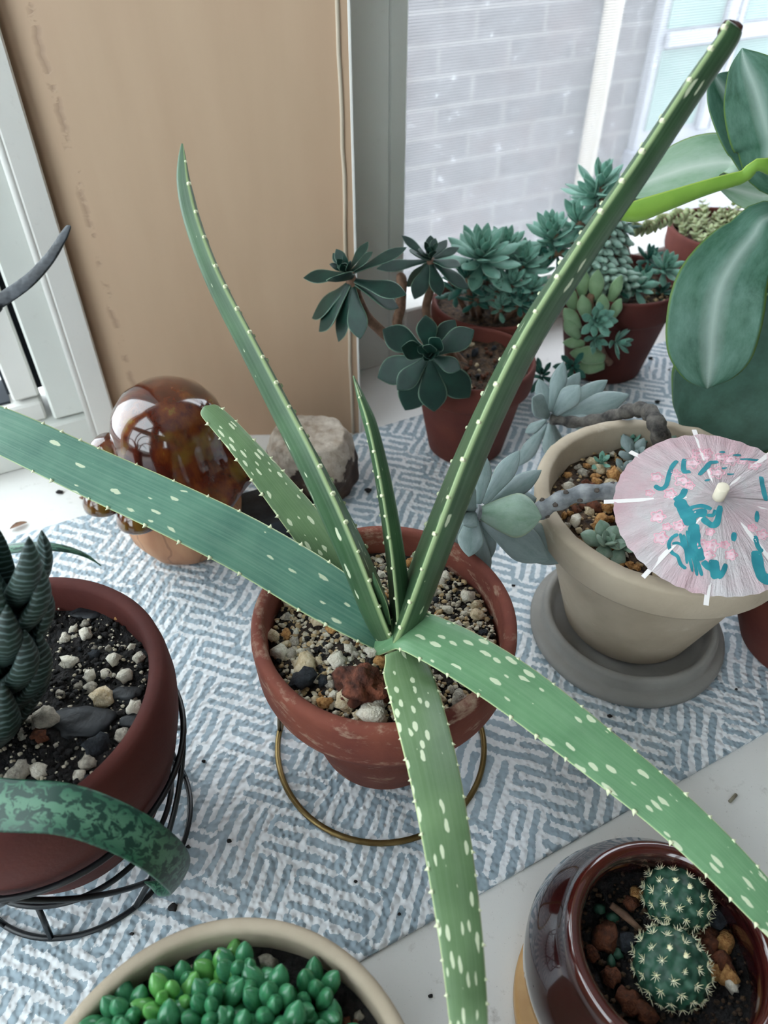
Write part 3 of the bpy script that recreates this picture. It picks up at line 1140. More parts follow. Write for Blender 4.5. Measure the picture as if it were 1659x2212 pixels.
aloe_leaf(aloe, [(862, 1405, .222, 70), (880, 1455, .211, 106), (905, 1540, .1825, 112), (935, 1660, .153, 112), (960, 1790, .128, 108), (982, 1930, .106, 102), (1000, 2070, .086, 94),
                 (1012, 2212, .068, 84), (1020, 2380, .044, 60), (1024, 2520, .024, 8)],
          [(.05, .1, 1), (.05, .15, 1)], M['aloe_olive'], .0055, .10, (.01, .0085), 52, 'spotted leaf reaching straight down towards the viewer', .0018)
aloe_leaf(aloe, [(835, 1345, .236, 26), (826, 1305, .237, 30), (815, 1270, .238, 20), (806, 1237, .239, 3)], (-.5, -.8, .2), M['aloe_back'], .003, .3, None, 16, 'tiny young leaf at the centre')
pl = D(1577, 66, .3303)
MB().blob(pl, .0043, 2, .2, 3, (1.0, .8, .8)).build('cut_tip', M['cut_tip'], aloe, label='dried reddish brown leaf tip')

# gold ring stand
stand = thing('wire_plant_stand', 'thin brass ring plant stand under the spotted aloe pot', 'plant stand', (-.002, .25, ZM))
sc_ = V((-.002, .25, 0))
b = MB()
ZR = ZM + .0018
b.tube([sc_ + V((.0655 * math.cos(2 * math.pi * i / 72), .0655 * math.sin(2 * math.pi * i / 72), ZR)) for i in range(72)], .0018, 10, True)
b.build('base_ring', M['gold'], stand)
b = MB()
b.tube([V((AX0, AY0, .0925)) + V((.0592 * math.cos(2 * math.pi * i / 72), .0592 * math.sin(2 * math.pi * i / 72), 0)) for i in range(72)], .0016, 10, True)
b.build('upper_ring', M['gold'], stand)
for a in (174, 294, 54):
    b = MB()
    c, s = math.cos(R(a)), math.sin(R(a))
    q0 = sc_ + V((c * .0655, s * .0655, ZR))
    q1 = V((AX0 + c * .0592, AY0 + s * .0592, .0925))
    b.tube([q0, q0.lerp(q1, .3), q0.lerp(q1, .7), q1], .0016, 8)
    b.build('leg', M['gold'], stand)

# ================================================================== 2. haworthia in the left pot
HX, HY = -.174, .195
haw = thing('potted_haworthia', 'striped zebra haworthia in a smooth terracotta pot at the left edge', 'potted plant', (HX, HY, .03))
prof = [(0, .032), (.047, .032), (.050, .035), (.058, .055), (.066, .08), (.0715, .103), (.0735, .118), (.0732, .13), (.0722, .137), (.0705, .140), (.0655, .140),
        (.0640, .138), (.0638, .128), (.062, .1), (.05, .05), (0, .045)]
b = MB()
b.lathe(prof, 96, (HX, HY, 0))
b.build('pot', M['terra_dark'], haw)
HZ = .122
soil_disc(haw, (HX, HY, HZ), .0636, M['soil_black'], .004, .0, seed=5)
big = []
for (u_, v_, s_, m_) in ((222, 1505, .0072, 'peb_tan'), (100, 1555, .0085, 'peb_grey'), (185, 1370, .0052, 'peb_pale'), (150, 1430, .0055, 'peb_pale'), (262, 1330, .005, 'peb_rust'),
                         (270, 1460, .0048, 'peb_pale'), (195, 1460, .0042, 'peb_pale'), (195, 1485, .004, 'peb_grey'), (290, 1530, .005, 'peb_pale'), (85, 1590, .0055, 'peb_brown'),
                         (40, 1670, .0068, 'peb_grey'), (85, 1665, .0042, 'peb_pale'), (210, 1610, .0075, 'peb_dark'), (245, 1425, .0046, 'peb_pale'), (190, 1645, .005, 'peb_grey'),
                         (140, 1380, .004, 'peb_pale'), (240, 1310, .0045, 'peb_pale'), (265, 1590, .005, 'peb_grey'), (300, 1420, .004, 'peb_pale')):
    p = G(u_, v_, HZ + .002)
    o = bpy.data.objects.new('perlite' if m_ in ('peb_pale', 'peb_grey') else 'pebble', peb_mesh(m_, random.randrange(8)))
    place(o, haw, Matrix.Translation(p) @ Matrix.Rotation(random.random() * 6, 4, 'Z') @ Matrix.Scale(s_ * .8, 4))
    big.append((p.x, p.y, s_ * .8))
for (u_, v_, s_) in ((180, 1560, .014), (272, 1500, .0075), (290, 1560, .007), (185, 1325, .007)):
    p = G(u_, v_, HZ + .0015)
    q = MB().blob(p, s_, 2, .35, u_ * .1, (1.1, .6, .22), 1.4)
    q.build('bark_chip', M['slate0'], haw)
    big.append((p.x, p.y, s_ * .6))
pebbles(haw, (HX, HY, HZ), .062, 150, .0010, .0032, [('peb_pale', 5), ('peb_grey', 3), ('peb_dark', 3)], big, 'perlite', 2.5, .3, keep=lambda x, y: x > -.205)
grains(haw, (HX, HY, HZ), .063, 700, .0004, .0013, M['grit_pale'], dz=.0015)
grains(haw, (HX, HY, HZ), .063, 900, .0008, .0022, M['soil_black'], 'soil_crumbs', dz=.0012)


def stripe_mat():
    t = NT('striped_haworthia_leaf')
    uv = t.coord('UV')
    vec = t.coord()
    sx = t.n('ShaderNodeSeparateXYZ', {0: uv})
    w = t.math('SINE', t.math('ADD', t.math('MULTIPLY', sx.outputs[1], 2300.), t.math('MULTIPLY', t.noise(vec, 160, 2), 7.)))
    br = t.noise(vec, 260, 2)
    f = t.ramp(t.math('ADD', w, t.math('MULTIPLY', br, .8)), [(.95, 0.), (1.2, 1.)])
    col = t.ramp(t.noise(vec, 90), [(.3, lin('#10241f')), (.7, lin('#1a3329'))])
    t.set(col=t.mix(t.math('MULTIPLY', f, .75), col, '#5f7373'), rough=.5)
    t.bump(f, .5, .0008)
    return t.m


M['stripe'] = stripe_mat()
hc = G(-38, 1600, HZ)
htop = D(-34, 1165, .196)
for i in range(24):
    f = i / 23
    th = i * 2.39996 + .6
    cb = hc.lerp(htop - V((0, 0, .03)), f)
    rad = V((math.cos(th), math.sin(th), 0))
    L = .056 * (1 - .3 * f) * random.uniform(.9, 1.08)
    sp = .0255 * (1 - .55 * f)
    P, Nn, w, tk = [], [], [], []
    for k in range(18):
        t = k / 17
        out = sp * (math.sin(min(1, t * 1.25) * math.pi * .5)) * (1 - .25 * max(0, t - .5) ** 1.2 / .5) + .002
        P.append(cb + rad * out + (htop - hc).normalized() * (L * t - .004))
        Nn.append(-rad + V((0, 0, .3)))
        ww = .0185 * (1 - .25 * f) * (math.sin(math.pi * (.18 + .82 * t) ** .8)) ** .75 if t < 1 else .0004
        w.append(max(.0006, ww))
        tk.append(max(.0005, ww * .55))
    q = MB().leaf(P, Nn, w, tk, .22, 12, .2)
    o = q.build('leaf', M['stripe'], haw)
    if i in (4, 9, 14):
        tp = P[-3]
        MB().blob(tp, .0034, 2, .4, i, (1, 1, 1.7), 2.).build('dry_tip', M['dry'], o)

# black wire stand
ws = thing('black_wire_stand', 'black criss-cross wire stand holding the haworthia pot', 'plant stand', (HX, HY, ZM))


def ringpts(c, r, z, n=72):
    return [V((c[0] + r * math.cos(2 * math.pi * i / n), c[1] + r * math.sin(2 * math.pi * i / n), z)) for i in range(n)]


for nm, r_, z_ in (('base_ring', .060, ZM + .0018), ('support_ring', .0545, .0325), ('upper_ring', .0708, .0860)):
    b = MB()
    b.tube(ringpts((HX, HY), r_, z_), .0016, 8, True)
    b.build(nm, M['black_wire'], ws)
for k in range(4):
    for sgn in (-1, 1):
        a0 = R(k * 90 + 8)
        b = MB()
        pts = []
        for i in range(14):
            t = i / 13
            a = a0 + sgn * R(56) * t
            rr = .0708 + (.060 - .0708) * t
            pts.append(V((HX + rr * math.cos(a), HY + rr * math.sin(a), .0860 + (ZM + .0018 - .0860) * t)))
        b.tube(pts, .0015, 8)
        b.build('wire', M['black_wire'], ws)
for k in range(3):
    a = R(k * 120 + 30)
    b = MB()
    b.tube([V((HX + .0545 * math.cos(a), HY + .0545 * math.sin(a), .0325)), V((HX + .060 * math.cos(a), HY + .060 * math.sin(a), ZM + .0018))], .0015, 8)
    b.build('leg', M['black_wire'], ws)

# ================================================================== 3. plant whose leaves reach in from the left


def mottle_mat():
    t = NT('mottled_strap_leaf')
    uv = t.coord('UV')
    vec = t.coord()
    sv = t.n('ShaderNodeSeparateXYZ', {0: uv})
    cv = t.n('ShaderNodeCombineXYZ', {0: t.math('MULTIPLY', sv.outputs[0], 5.), 1: t.math('MULTIPLY', sv.outputs[1], 190.)}).outputs[0]
    nz = t.n('ShaderNodeTexNoise', {'Vector': cv, 'Scale': 1.1, 'Detail': 2.5, 'Roughness': .6, 'Distortion': .9}).outputs['Fac']
    f = t.ramp(nz, [(.46, 0.), (.53, 1.)])
    sx = t.n('ShaderNodeSeparateXYZ', {0: uv})
    au = t.math('ABSOLUTE', t.math('SUBTRACT', sx.outputs[0], .5))
    light = t.ramp(au, [(.1, lin('#547f66')), (.42, lin('#2f5f49'))])
    t.set(col=t.mix(f, light, '#153a2f'), rough=.42)
    t.bump(t.noise(vec, 600, 3), .12, .0005)
    return t.m


M['mottle'] = mottle_mat()
M['twig'] = mat('dried_dark_leaf', '#12151a', '#2c3138', 160, .6, 1.0, 260, .002, stretch=(.4, .4, 1))
GX, GY = -.385, .215
gas = thing('mottled_leaf_plant', 'potted plant off to the left with arching dark green mottled leaves', 'potted plant', (GX, GY, ZM))
b = MB()
b.lathe(pot_profile(ZM, .105, .04, .052, .060, .026, .006), 64, (GX, GY, 0))
b.build('pot', M['terra'], gas)
soil_disc(gas, (GX, GY, .092), .0525, M['soil_black'])


def strap(root, ctrl3, m, normal, thick, cup, n=40, label=None, name='leaf'):
    cr = cat_rom(ctrl3, n)
    P = [V(c[:3]) for c in cr]
    w = [max(.0006, c[3]) for c in cr]
    th = [min(thick, x * .6) for x in w]
    Nn = []
    for i in range(n):
        f = i / (n - 1) * (len(normal) - 1)
        k = min(int(f), len(normal) - 2)
        Nn.append(V(normal[k]).lerp(V(normal[k + 1]), f - k))
    return MB().leaf(P, Nn, w, th, cup, 14, .5).build(name, m, root, label=label)


def pw(u, v, y, w):
    p = D(u, v, y)
    return (p.x, p.y, p.z, w * pxm(p))


strap(gas, [(GX + .01, GY - .01, .095, .012), (GX + .05, GY - .03, .165, .017), (-.28, .155, .185, .019), pw(-160, 1712, .138, 104), pw(0, 1738, .132, 108), pw(140, 1748, .130, 104), pw(250, 1785, .128, 98),
            pw(330, 1830, .127, 92), pw(378, 1876, .130, 80), pw(384, 1905, .138, 60), pw(352, 1915, .143, 42), pw(312, 1905, .145, 4)],
      M['mottle'], [(.2, -.2, 1), (0, -.3, 1), (0, -.35, 1), (.15, -.45, 1), (.9, -.5, .25), (.4, -.3, -.8)], .004, .16, 56, 'wide mottled leaf arching in front of the haworthia pot and curling under')
strap(gas, [(GX + .01, GY + .01, .095, .009), (GX + .05, GY + .02, .19, .010), (-.27, .235, .225, .009), pw(-60, 1195, .225, 30), pw(20, 1186, .222, 27), pw(90, 1181, .22, 23), pw(150, 1188, .219, 15), pw(190, 1203, .219, 8), pw(218, 1222, .219, 1)],
      M['mottle'], [(0, -.2, 1), (0, -.3, 1)], .003, .2, 40, 'thin pointed mottled leaf arching over the haworthia')
strap(gas, [(GX, GY + .02, .095, .010), (GX + .04, GY + .05, .19, .010), (-.27, .283, .245, .009), pw(-60, 690, .294, 38), pw(0, 652, .299, 36), pw(60, 610, .302, 34), pw(105, 562, .305, 30), pw(135, 515, .307, 24), pw(148, 492, .308, 15), pw(151, 487, .3085, 6)],
      M['twig'], [(-.3, -.6, .6), (-.5, -.6, .4)], .004, .3, 44, 'shrivelled blackish dried leaf')
for a in (200, 250, 300, 140, 90):
    c, s = math.cos(R(a)), math.sin(R(a))
    strap(gas, [(GX, GY, .095, .012), (GX + c * .03, GY + s * .03, .15, .018), (GX + c * .075, GY + s * .075, .165, .016), (GX + c * .12, GY + s * .12, .14, .003)],
          M['mottle'], [(-c, -s, .6), (0, 0, 1), (c * .4, s * .4, 1)], .004, .2, 24)

# ================================================================== 4. cream pot of bubble-leaved haworthia, bottom edge
BX, BY = -.055, .0375
bub = thing('potted_bubble_succulent', 'cluster of glossy green bubble-like succulent leaves in a cream pot', 'potted plant', (BX, BY, ZM))
b = MB()
b.lathe(plain_profile(ZM, .110, .052, .0722, .0062, .004), 96, (BX, BY, 0))
b.build('pot', M['cream_pot'], bub)
soil_disc(bub, (BX, BY, .097), .0668, M['soil_black'], .003)
pebbles(bub, (BX, BY, .097), .064, 40, .0018, .0038, [('peb_pale', 3), ('peb_brown', 3), ('peb_grey', 2)], (), 'pebble', 1.5, .3, keep=lambda x, y: x > BX + .03 or y > BY + .05)
heads = []
for k in range(36):
    a, rr = k * 2.39996 + 1.0, .0535 * math.sqrt((k + .4) / 36)
    x, y = BX - .004 + rr * math.cos(a), BY + .002 + rr * math.sin(a)
    if x > BX + .040 and y > BY + .018:
        continue
    heads.append((x, y, random.uniform(.0145, .0185), .016 * (1 - (rr / .0535) ** 2) + .003))
heads += [(BX - .006, BY + .051, .0175, .0), (BX - .022, BY + .046, .0160, .002)]
for k, (x, y, r_, dz) in enumerate(heads):
    lean = V(((x - BX) * 3, (y - BY) * 3, 1))
    rosette(bub, 'bubblel' if k % 6 == 0 else 'bubble', (x, y, .096 + dz), lean, 10, r_ * .90, r_ * 1.15, 4, 52, .004, .82, k * 1.1, .0014, .82)

# ================================================================== 5. maroon glazed pot with two cacti
CX, CY = .1225, .108


def glaze_mat():
    t = NT('maroon_glaze')
    vec = t.coord()
    sx = t.n('ShaderNodeSeparateXYZ', {0: vec})
    c = t.ramp(t.noise(vec, 30, 4), [(.3, lin('#1f080a')), (.7, lin('#330e10'))])
    z = t.math('ADD', sx.outputs[2], t.math('MULTIPLY', t.noise(vec, 120, 3), .006))
    c = t.mix(t.ramp(t.math('MULTIPLY', z, 10.), [(.345, 0.), (.385, .75)]), c, '#4d1c17')
    t.set(col=c, rough=.12, coat=1.0, coatr=.05, spec=.6)
    return t.m


M['glaze'] = glaze_mat()
M['bamboo'] = mat('bamboo', '#b98a52', '#d0a56c', 40, .45, .15, 200, .0005, stretch=(1, 1, 6))
M['cactus'] = mat('cactus_skin', '#17382c', '#2b5642', 160, .5, .2, 500, .0006)
M['spine'] = mat('cactus_spine', '#e6dfae', '#f1ecd2', 300, .6)
co = thing('bamboo_coaster', 'round bamboo coaster under the maroon cactus pot', 'coaster', (CX, CY - .006, 0))
b = MB()
b.lathe([(0, .0002), (.056, .0002), (.0585, .002), (.0585, .009), (.057, .0105), (0, .0105)], 72, (CX, CY - .006, 0))
b.build('disc', M['bamboo'], co)
cac = thing('potted_cactus', 'two small round spiny cacti in a glossy maroon bowl', 'potted plant', (CX, CY, .0105))
zc = .0108
prof = [(0, zc), (.036, zc), (.040, zc + .002), (.050, zc + .012), (.0575, zc + .028), (.0580, zc + .040), (.0535, zc + .053), (.0475, zc + .061), (.0452, zc + .0645), (.0450, zc + .068), (.0440, zc + .0712),
        (.0420, zc + .0728), (.0395, zc + .0722), (.0378, zc + .070), (.0368, zc + .064), (.038, zc + .05), (.045, zc + .03), (.03, zc + .008), (0, zc + .007)]
b = MB()
b.lathe(prof, 96, (CX, CY, 0))
b.build('pot', M['glaze'], cac)
CZ = zc + .046
soil_disc(cac, (CX, CY, CZ), .0405, M['soil_black'], .003, seed=9)
for (u_, v_, s_, m_) in ((1310, 2025, .0070, 'peb_brown'), (1565, 2035, .0052, 'peb_rust'), (1560, 2075, .0048, 'peb_brown'), (1540, 2100, .0042, 'peb_rust'), (1322, 2110, .0042, 'peb_brown'),
                         (1362, 1952, .0034, 'peb_brown'), (1375, 1930, .0034, 'peb_rust'), (1575, 2110, .0045, 'peb_rust'), (1360, 2165, .0055, 'peb_brown'), (1395, 2190, .0055, 'peb_brown'),
                         (1525, 2030, .0060, 'peb_brown'), (1280, 2060, .0035, 'peb_brown'), (1355, 2035, .0045, 'peb_dark'), (1545, 1985, .006, 'peb_dark'), (1580, 2130, .003, 'peb_pale'),
                         (1295, 1962, .0028, 'cactus'), (1325, 1980, .0028, 'cactus'), (1320, 2078, .0026, 'cactus'), (1335, 2060, .0024, 'cactus')):
    p = G(u_, v_, CZ + .002)
    o = bpy.data.objects.new('moss_ball' if m_ == 'cactus' else 'pebble', peb_mesh(m_, random.randrange(8)))
    place(o, cac, Matrix.Translation(p) @ Matrix.Rotation(random.random() * 6, 4, 'Z') @ Matrix.Scale(s_, 4))
b = MB()
b.tube([G(1320, 1955, CZ + .006), G(1350, 1978, CZ + .004), G(1385, 2010, CZ + .004)], [.0016, .0019, .0012], 7)
b.build('twig', M['stem_brown'], cac)
grains(cac, (CX, CY, CZ), .0395, 420, .0007, .0017, M['soil_brown'], 'soil_crumbs', dz=.001)
for (u_, v_, r_) in ((1462, 1940, .0146), (1450, 2088, .0156)):
    c = G(u_, v_, CZ + .009)
    q = MB()
    vs, fs = ICO[4]
    N_ = 58
    dirs = []
    for k in range(N_):
        zz = 1 - 1.55 * (k + .5) / N_
        rr = math.sqrt(1 - zz * zz)
        a = k * 2.39996
        dirs.append(V((rr * math.cos(a), rr * math.sin(a), zz)))
    vv = []
    for p in vs:
        d = max(p.dot(q_) for q_ in dirs)
        vv.append(c + V((p.x, p.y, p.z * .88)) * r_ * (.82 + .24 * max(0, (d - .94) / .06) ** .8))
    q.add(vv, fs)
    body = q.build('cactus_body', M['cactus'], cac)
    for k, d in enumerate(dirs):
        p = c + V((d.x, d.y, d.z * .88)) * (r_ * 1.02)
        q = MB().blob(p, .0007 if k > 1 else .0012, 1, .3, k)
        a = d.cross(V((.3, .2, 1))).normalized()
        e = d.cross(a)
        for j in range(9):
            t = j * 6.283 / 9 + k
            dr = (d * (.5 if j % 2 else .8) + (a * math.cos(t) + e * math.sin(t)) * .9).normalized()
            ln = random.uniform(.0018, .0036) * (1 if k > 2 else .7)
            q.tube([p, p + dr * ln * .6, p + dr * ln + V((0, 0, .0003))], [.00020, .00015, .00004], 4)
        q.build('spine_cluster', M['spine'], body)

# ================================================================== 6. cream pot with ghost plant, saucer, umbrella
PX, PY = .177, .347
sau = thing('clay_saucer', 'grey stepped clay saucer under the cream ghost plant pot', 'saucer', (.175, .341, ZM))
b = MB()
z = ZM
b.lathe([(0, z), (.064, z), (.0678, z + .0015), (.0683, z + .0055), (.0662, z + .0090), (.0628, z + .0096), (.0612, z + .0106), (.0610, z + .0175), (.0600, z + .0205), (.0574, z + .0213),
         (.0553, z + .0195), (.0530, z + .0105), (.050, z + .0080), (0, z + .0080)], 96, (.175, .341, 0))
b.build('dish', M['grey_clay'], sau)
gh = thing('potted_ghost_plant', 'grey-green ghost plant trailing two rosettes over a cream clay pot', 'potted plant', (PX, PY, .0105))
b = MB()
z0 = ZM + .0085
b.lathe([(0, z0), (.043, z0), (.0455, z0 + .003), (.058, .055), (.0705, .099), (.0720, .1005), (.0785, .1010), (.0800, .1035), (.0822, .1235), (.0818, .1255), (.0795, .1265), (.0742, .1265), (.0730, .125),
         (.0722, .115), (.067, .095), (.05, .04), (0, .025)], 96, (PX, PY, 0),
        lambda p, a, r, z: p + V((0, 0, (.0016 * noise.noise(V((math.cos(a) * 9, math.sin(a) * 9, 0))) if z > .1245 else 0))))
b.build('pot', M['cream_pot'], gh)
GZ = .1085
soil_disc(gh, (PX, PY, GZ), .0718, M['soil_brown'], .004, seed=3)
PM2 = [('peb_rust', 5), ('peb_tan', 4), ('peb_brown', 2), ('peb_grey', 1), ('peb_pale', 1)]
pebbles(gh, (PX, PY, GZ), .0705, 170, .0022, .0058, PM2, (), 'pebble', 2.0, .3, keep=lambda x, y: x < PX + .03)
grains(gh, (PX, PY, GZ), .070, 500, .0007, .0018, M['grit_tan'], dz=.001)

# stem 1, out over the left rim
g1 = D(1030, 1108, .318)
sp = [G(1470, 1075, GZ), D(1400, 1063, .330), D(1320, 1062, .328), D(1250, 1068, .326), D(1195, 1088, .324), D(1150, 1110, .322), D(1090, 1112, .320), g1]
b = MB()
sp = [V(q) for q in cat_rom(sp, 40)]
b.tube(sp, [.0052 + .0007 * math.sin(i * 1.3) for i in range(40)], 12)
stem1 = b.build('stem', M['stem_grey'], gh)
for i in range(6, 28):
    p = sp[i]
    T = (sp[i + 1] - sp[i - 1]).normalized()
    a = T.cross(V((0, 0, 1))).normalized()
    e = a.cross(T)
    th = i * 2.4
    dr = a * math.cos(th) + e * math.sin(th)
    q = MB().blob(p + dr * .0050, .0016, 1, .2, i, (1, 1, .8))
    q.build('leaf_scar', M['stem_scar'], stem1)
up_cam = V((-.05, -.65, .75))
for (u_, v_, dy, wf, kd, bu, bv) in (
        (1048, 982, .012, .62, 'ghost', 8, -20), (1122, 974, .026, .55, 'ghost', 18, -20), (1168, 1017, .030, .48, 'ghost', 22, -10), (1155, 1078, .022, .85, 'ghost', 30, -4),
        (1172, 1118, -.012, 1.0, 'ghostg', 10, 0), (1180, 1208, -.004, .75, 'ghost', 14, 10), (1227, 1206, .012, .62, 'ghost', 40, 14), (1034, 1268, -.022, .72, 'ghost', 0, 14),
        (1012, 1206, -.034, .85, 'ghost', -4, 6), (963, 1206, -.012, .72, 'ghost', -8, 4), (1055, 1208, .008, .6, 'ghost', 10, 16), (993, 1056, -.014, .85, 'ghost', -4, -4),
        (999, 1138, -.026, .8, 'ghost', -2, 0), (975, 1120, .004, .7, 'ghost', -6, 0), (1020, 1040, .016, .6, 'ghost', 4, -10)):
    base = D(1026 + bu, 1108 + bv, .318 + dy * .1)
    leaf_to(gh, kd, base, D(u_, v_, .318 + dy), up_cam, wf * 1.28, wf * 1.1)

# stem 2, arching out over the back rim
g2 = D(1190, 905, .462)
sp = [G(1432, 975, GZ), D(1425, 935, .392), D(1405, 893, .410), D(1370, 885, .425), D(1320, 900, .440), D(1250, 912, .452), g2]
b = MB()
sp = [V(q) for q in cat_rom(sp, 36)]
b.tube(sp, [.0064 - .0026 * i / 35 + .0008 * math.sin(i * 1.7) for i in range(36)], 12)
b.build('stem', M['stem_dark'], gh)
for (u_, v_, dy, wf, kd, bu, bv) in (
        (1217, 780, .012, .52, 'ghost', 2, -14), (1255, 830, -.012, .72, 'ghost', 10, -8), (1312, 822, .020, .50, 'ghost', 16, -8), (1358, 854, .006, .55, 'ghost', 20, 0),
        (1292, 912, -.010, .62, 'ghost', 14, 8), (1185, 990, -.022, .65, 'ghost', 0, 12), (1120, 1006, -.010, .5, 'ghost', -8, 14), (1146, 858, -.014, .85, 'ghost', -4, -4),
        (1163, 818, .014, .7, 'ghost', -4, -12), (1135, 935, .0, .7, 'ghost', -8, 4), (1252, 805, .022, .6, 'ghost', 8, -12), (1210, 975, .0, .55, 'ghost', 6, 14)):
    base = D(1188 + bu, 903 + bv, .463 + dy * .1)
    leaf_to(gh, kd, base, D(u_, v_, .463 + dy), up_cam, wf * 1.4, wf * 1.1)
# offsets in the pot
for (u_, v_, s_, n_, kd) in ((1300, 998, .0095, 9, 'sedum'), (1362, 955, .0130, 12, 'sedum'), (1312, 1172, .0165, 11, 'ghostg'), (1372, 985, .018, 8, 'ghost'), (1350, 1015, .012, 7, 'ghost'),
                             (1440, 965, .016, 7, 'ghostg'), (1345, 1180, .015, 6, 'ghostg')):
    c = G(u_, v_, GZ + .005)
    rosette(gh, kd, c, (0, -.25, 1), n_, s_ * .45, s_, 12, 78, .002, 1.45 if kd == 'sedum' else 1.25)

# paper umbrella
UN = V((-.123, -.281, 1)).normalized()
UC = V((.174, .2903, .165))
UX = V((0, 1, 0)).cross(UN).normalized()
UY = UN.cross(UX)
UR, UH = .0503, .0140


def upt(x, y, lift=0.0):
    r = math.hypot(x, y)
    return UC + UX * x + UY * y + UN * (UH * (1 - r / UR) + lift)


def paper_mat():
    t = NT('pink_paper')
    uv = t.coord('UV')
    vec = t.coord()
    sx = t.n('ShaderNodeSeparateXYZ', {0: uv})
    a, r = sx.outputs[0], sx.outputs[1]
    n1 = t.noise(vec, 45, 4)
    c = t.ramp(n1, [(.35, lin('#e4dfe0')), (.65, lin('#e6ced3'))])
    edge = t.math('MULTIPLY', t.ramp(r, [(.6, 0.), (1.0, .38)]), t.ramp(t.noise(vec, 22, 2), [(.35, .1), (.6, 1.)]))
    c = t.mix(edge, c, '#d9a0ac')
    t.set(col=c, rough=.8, spec=.2)
    cr = t.n('ShaderNodeCombineXYZ', {0: t.math('MULTIPLY', a, 85.), 1: t.math('MULTIPLY', r, 2.2)}).outputs[0]
    h = t.math('ADD', t.noise(cr, 1.0, 4, .7), t.math('MULTIPLY', t.noise(vec, 170, 5, .7), .6))
    t.bump(h, 1.0, .002)
    tl = t.n('ShaderNodeBsdfTranslucent', {0: c})
    mx = t.n('ShaderNodeMixShader', {0: .30, 1: t.b.outputs[0], 2: tl.outputs[0]})
    t.t.links.new(mx.outputs[0], t.out.inputs[0])
    return t.m


M['paper'] = paper_mat()
M['white_paper'] = mat('rib_card', '#ece6e4', None, rough=.8)
M['teal_ink'] = mat('teal_ink', '#1c7785', '#2b8a94', 90, .8)
M['pink_ink'] = mat('pink_ink', '#d895a5', '#e2b3be', 140, .8)
M['pink_wash'] = mat('pink_wash', '#dfbcc5', '#e4c6cd', 140, .8)
M['stick'] = mat('pale_wood', '#e2d7c2', None, rough=.6)
um = thing('paper_umbrella', 'pink and teal printed paper cocktail umbrella stuck in the ghost plant pot', 'cocktail umbrella', G(1562, 1120, .11))
b = MB()
NA, NR = 160, 12
vs, fs, uvs = [], [], []
for lay in (0, 1):
    for i in range(NA):
        a = 2 * math.pi * i / NA
        for j in range(NR + 1):
            r = .0012 + (UR - .0012) * j / NR * (1 + .006 * math.sin(a * 40) * (j / NR))
            wv = .0004 * math.sin(a * 32) * (j / NR) + .0009 * noise.noise(V((math.cos(a) * 3, math.sin(a) * 3, j * .4))) * (j / NR)
            vs.append(upt(r * math.cos(a), r * math.sin(a), wv - .0002 * lay))
            uvs.append((i / NA, j / NR))
for lay in (0, 1):
    o_ = lay * NA * (NR + 1)
    for i in range(NA):
        k = (i + 1) % NA
        for j in range(NR):
            q = (o_ + i * (NR + 1) + j, o_ + i * (NR + 1) + j + 1, o_ + k * (NR + 1) + j + 1, o_ + k * (NR + 1) + j)
            fs.append(q if lay == 0 else q[::-1])
b.add(vs, fs, uvs)
canopy = b.build('canopy', M['paper'], um)
for a in (85, 127, 167, 219, 253, 300, 345, 40):
    c, s = math.cos(R(a)), math.sin(R(a))
    p0, p1 = upt(c * .004, s * .004, .0002), upt(c * .0552, s * .0552, .0002)
    X = (p1 - p0).normalized()
    Y = UN.cross(X).normalized()
    b = MB()
    b.box((p0 + p1) / 2 - UN * .0006, (p1 - p0).length, .0024, .0006, (X, Y, X.cross(Y)))
    b.build('rib', M['white_paper'], um, False)
b = MB()
b.tube([upt(0, 0, -.002), upt(0, 0, .002), upt(0, 0, .0085), upt(0, 0, .0088)], [.0031, .0031, .0031, .0027], 20)
b.build('ferrule', M['stick'], um)
b = MB()
b.tube([upt(0, 0, -.001), UC - UN * .02, UC - UN * .075], .0010, 8)
b.build('stick', M['stick'], um)


def zu(x, y):
    """photo detail coordinates to a spot on the paper"""
    u_, v_ = 1300 + x / 4.621, 900 + y / 4.621
    d = ray(u_, v_)
    lift = .007
    for _ in range(6):
        c = UC + UN * lift
        p = CAM + d * ((c - CAM).dot(UN) / d.dot(UN))
        w = p - UC
        x_, y_ = w.dot(UX), w.dot(UY)
        lift = UH * (1 - min(1.02, math.hypot(x_, y_) / UR))
    return x_, y_


def stroke(pts, w, m, name, lift=.0007):
    q = [zu(*p) for p in pts]
    n = max(6, 6 * (len(q) - 1))
    q = cat_rom(q, n) if len(q) > 2 else [tuple(q[0][k] + (q[1][k] - q[0][k]) * i / (n - 1) for k in (0, 1)) for i in range(n)]
    vs, fs = [], []
    hw = w / 4.621 * pxm(UC) / 2
    for i in range(n):
        a, c = V(q[max(0, i - 1)]), V(q[min(n - 1, i + 1)])
        T = (c - a)
        T = V((T.x, T.y, 0)).normalized() if T.length > 1e-9 else V((1, 0, 0))
        S = V((-T.y, T.x, 0))
        e = .55 + .45 * min(1, i / 1.5, (n - 1 - i) / 1.5)
        k = hw * e * (1 + .18 * noise.noise(V((q[i][0] * 400, q[i][1] * 400, w))))
        for s in (1, 0, -1):
            x_, y_ = q[i][0] + S.x * s * k, q[i][1] + S.y * s * k
            a_ = math.atan2(y_, x_)
            rr = math.hypot(x_, y_) / UR
            wv = .0004 * math.sin(a_ * 32) * rr + .0009 * noise.noise(V((math.cos(a_) * 3, math.sin(a_) * 3, rr * NR * .4))) * rr
            vs.append(upt(x_, y_, wv + lift * .25))
    for i in range(n - 1):
        for k in (0, 1):
            fs.append((i * 3 + k, i * 3 + k + 1, i * 3 + k + 4, i * 3 + k + 3))
    MB().add(vs, fs).build(name, m, canopy)


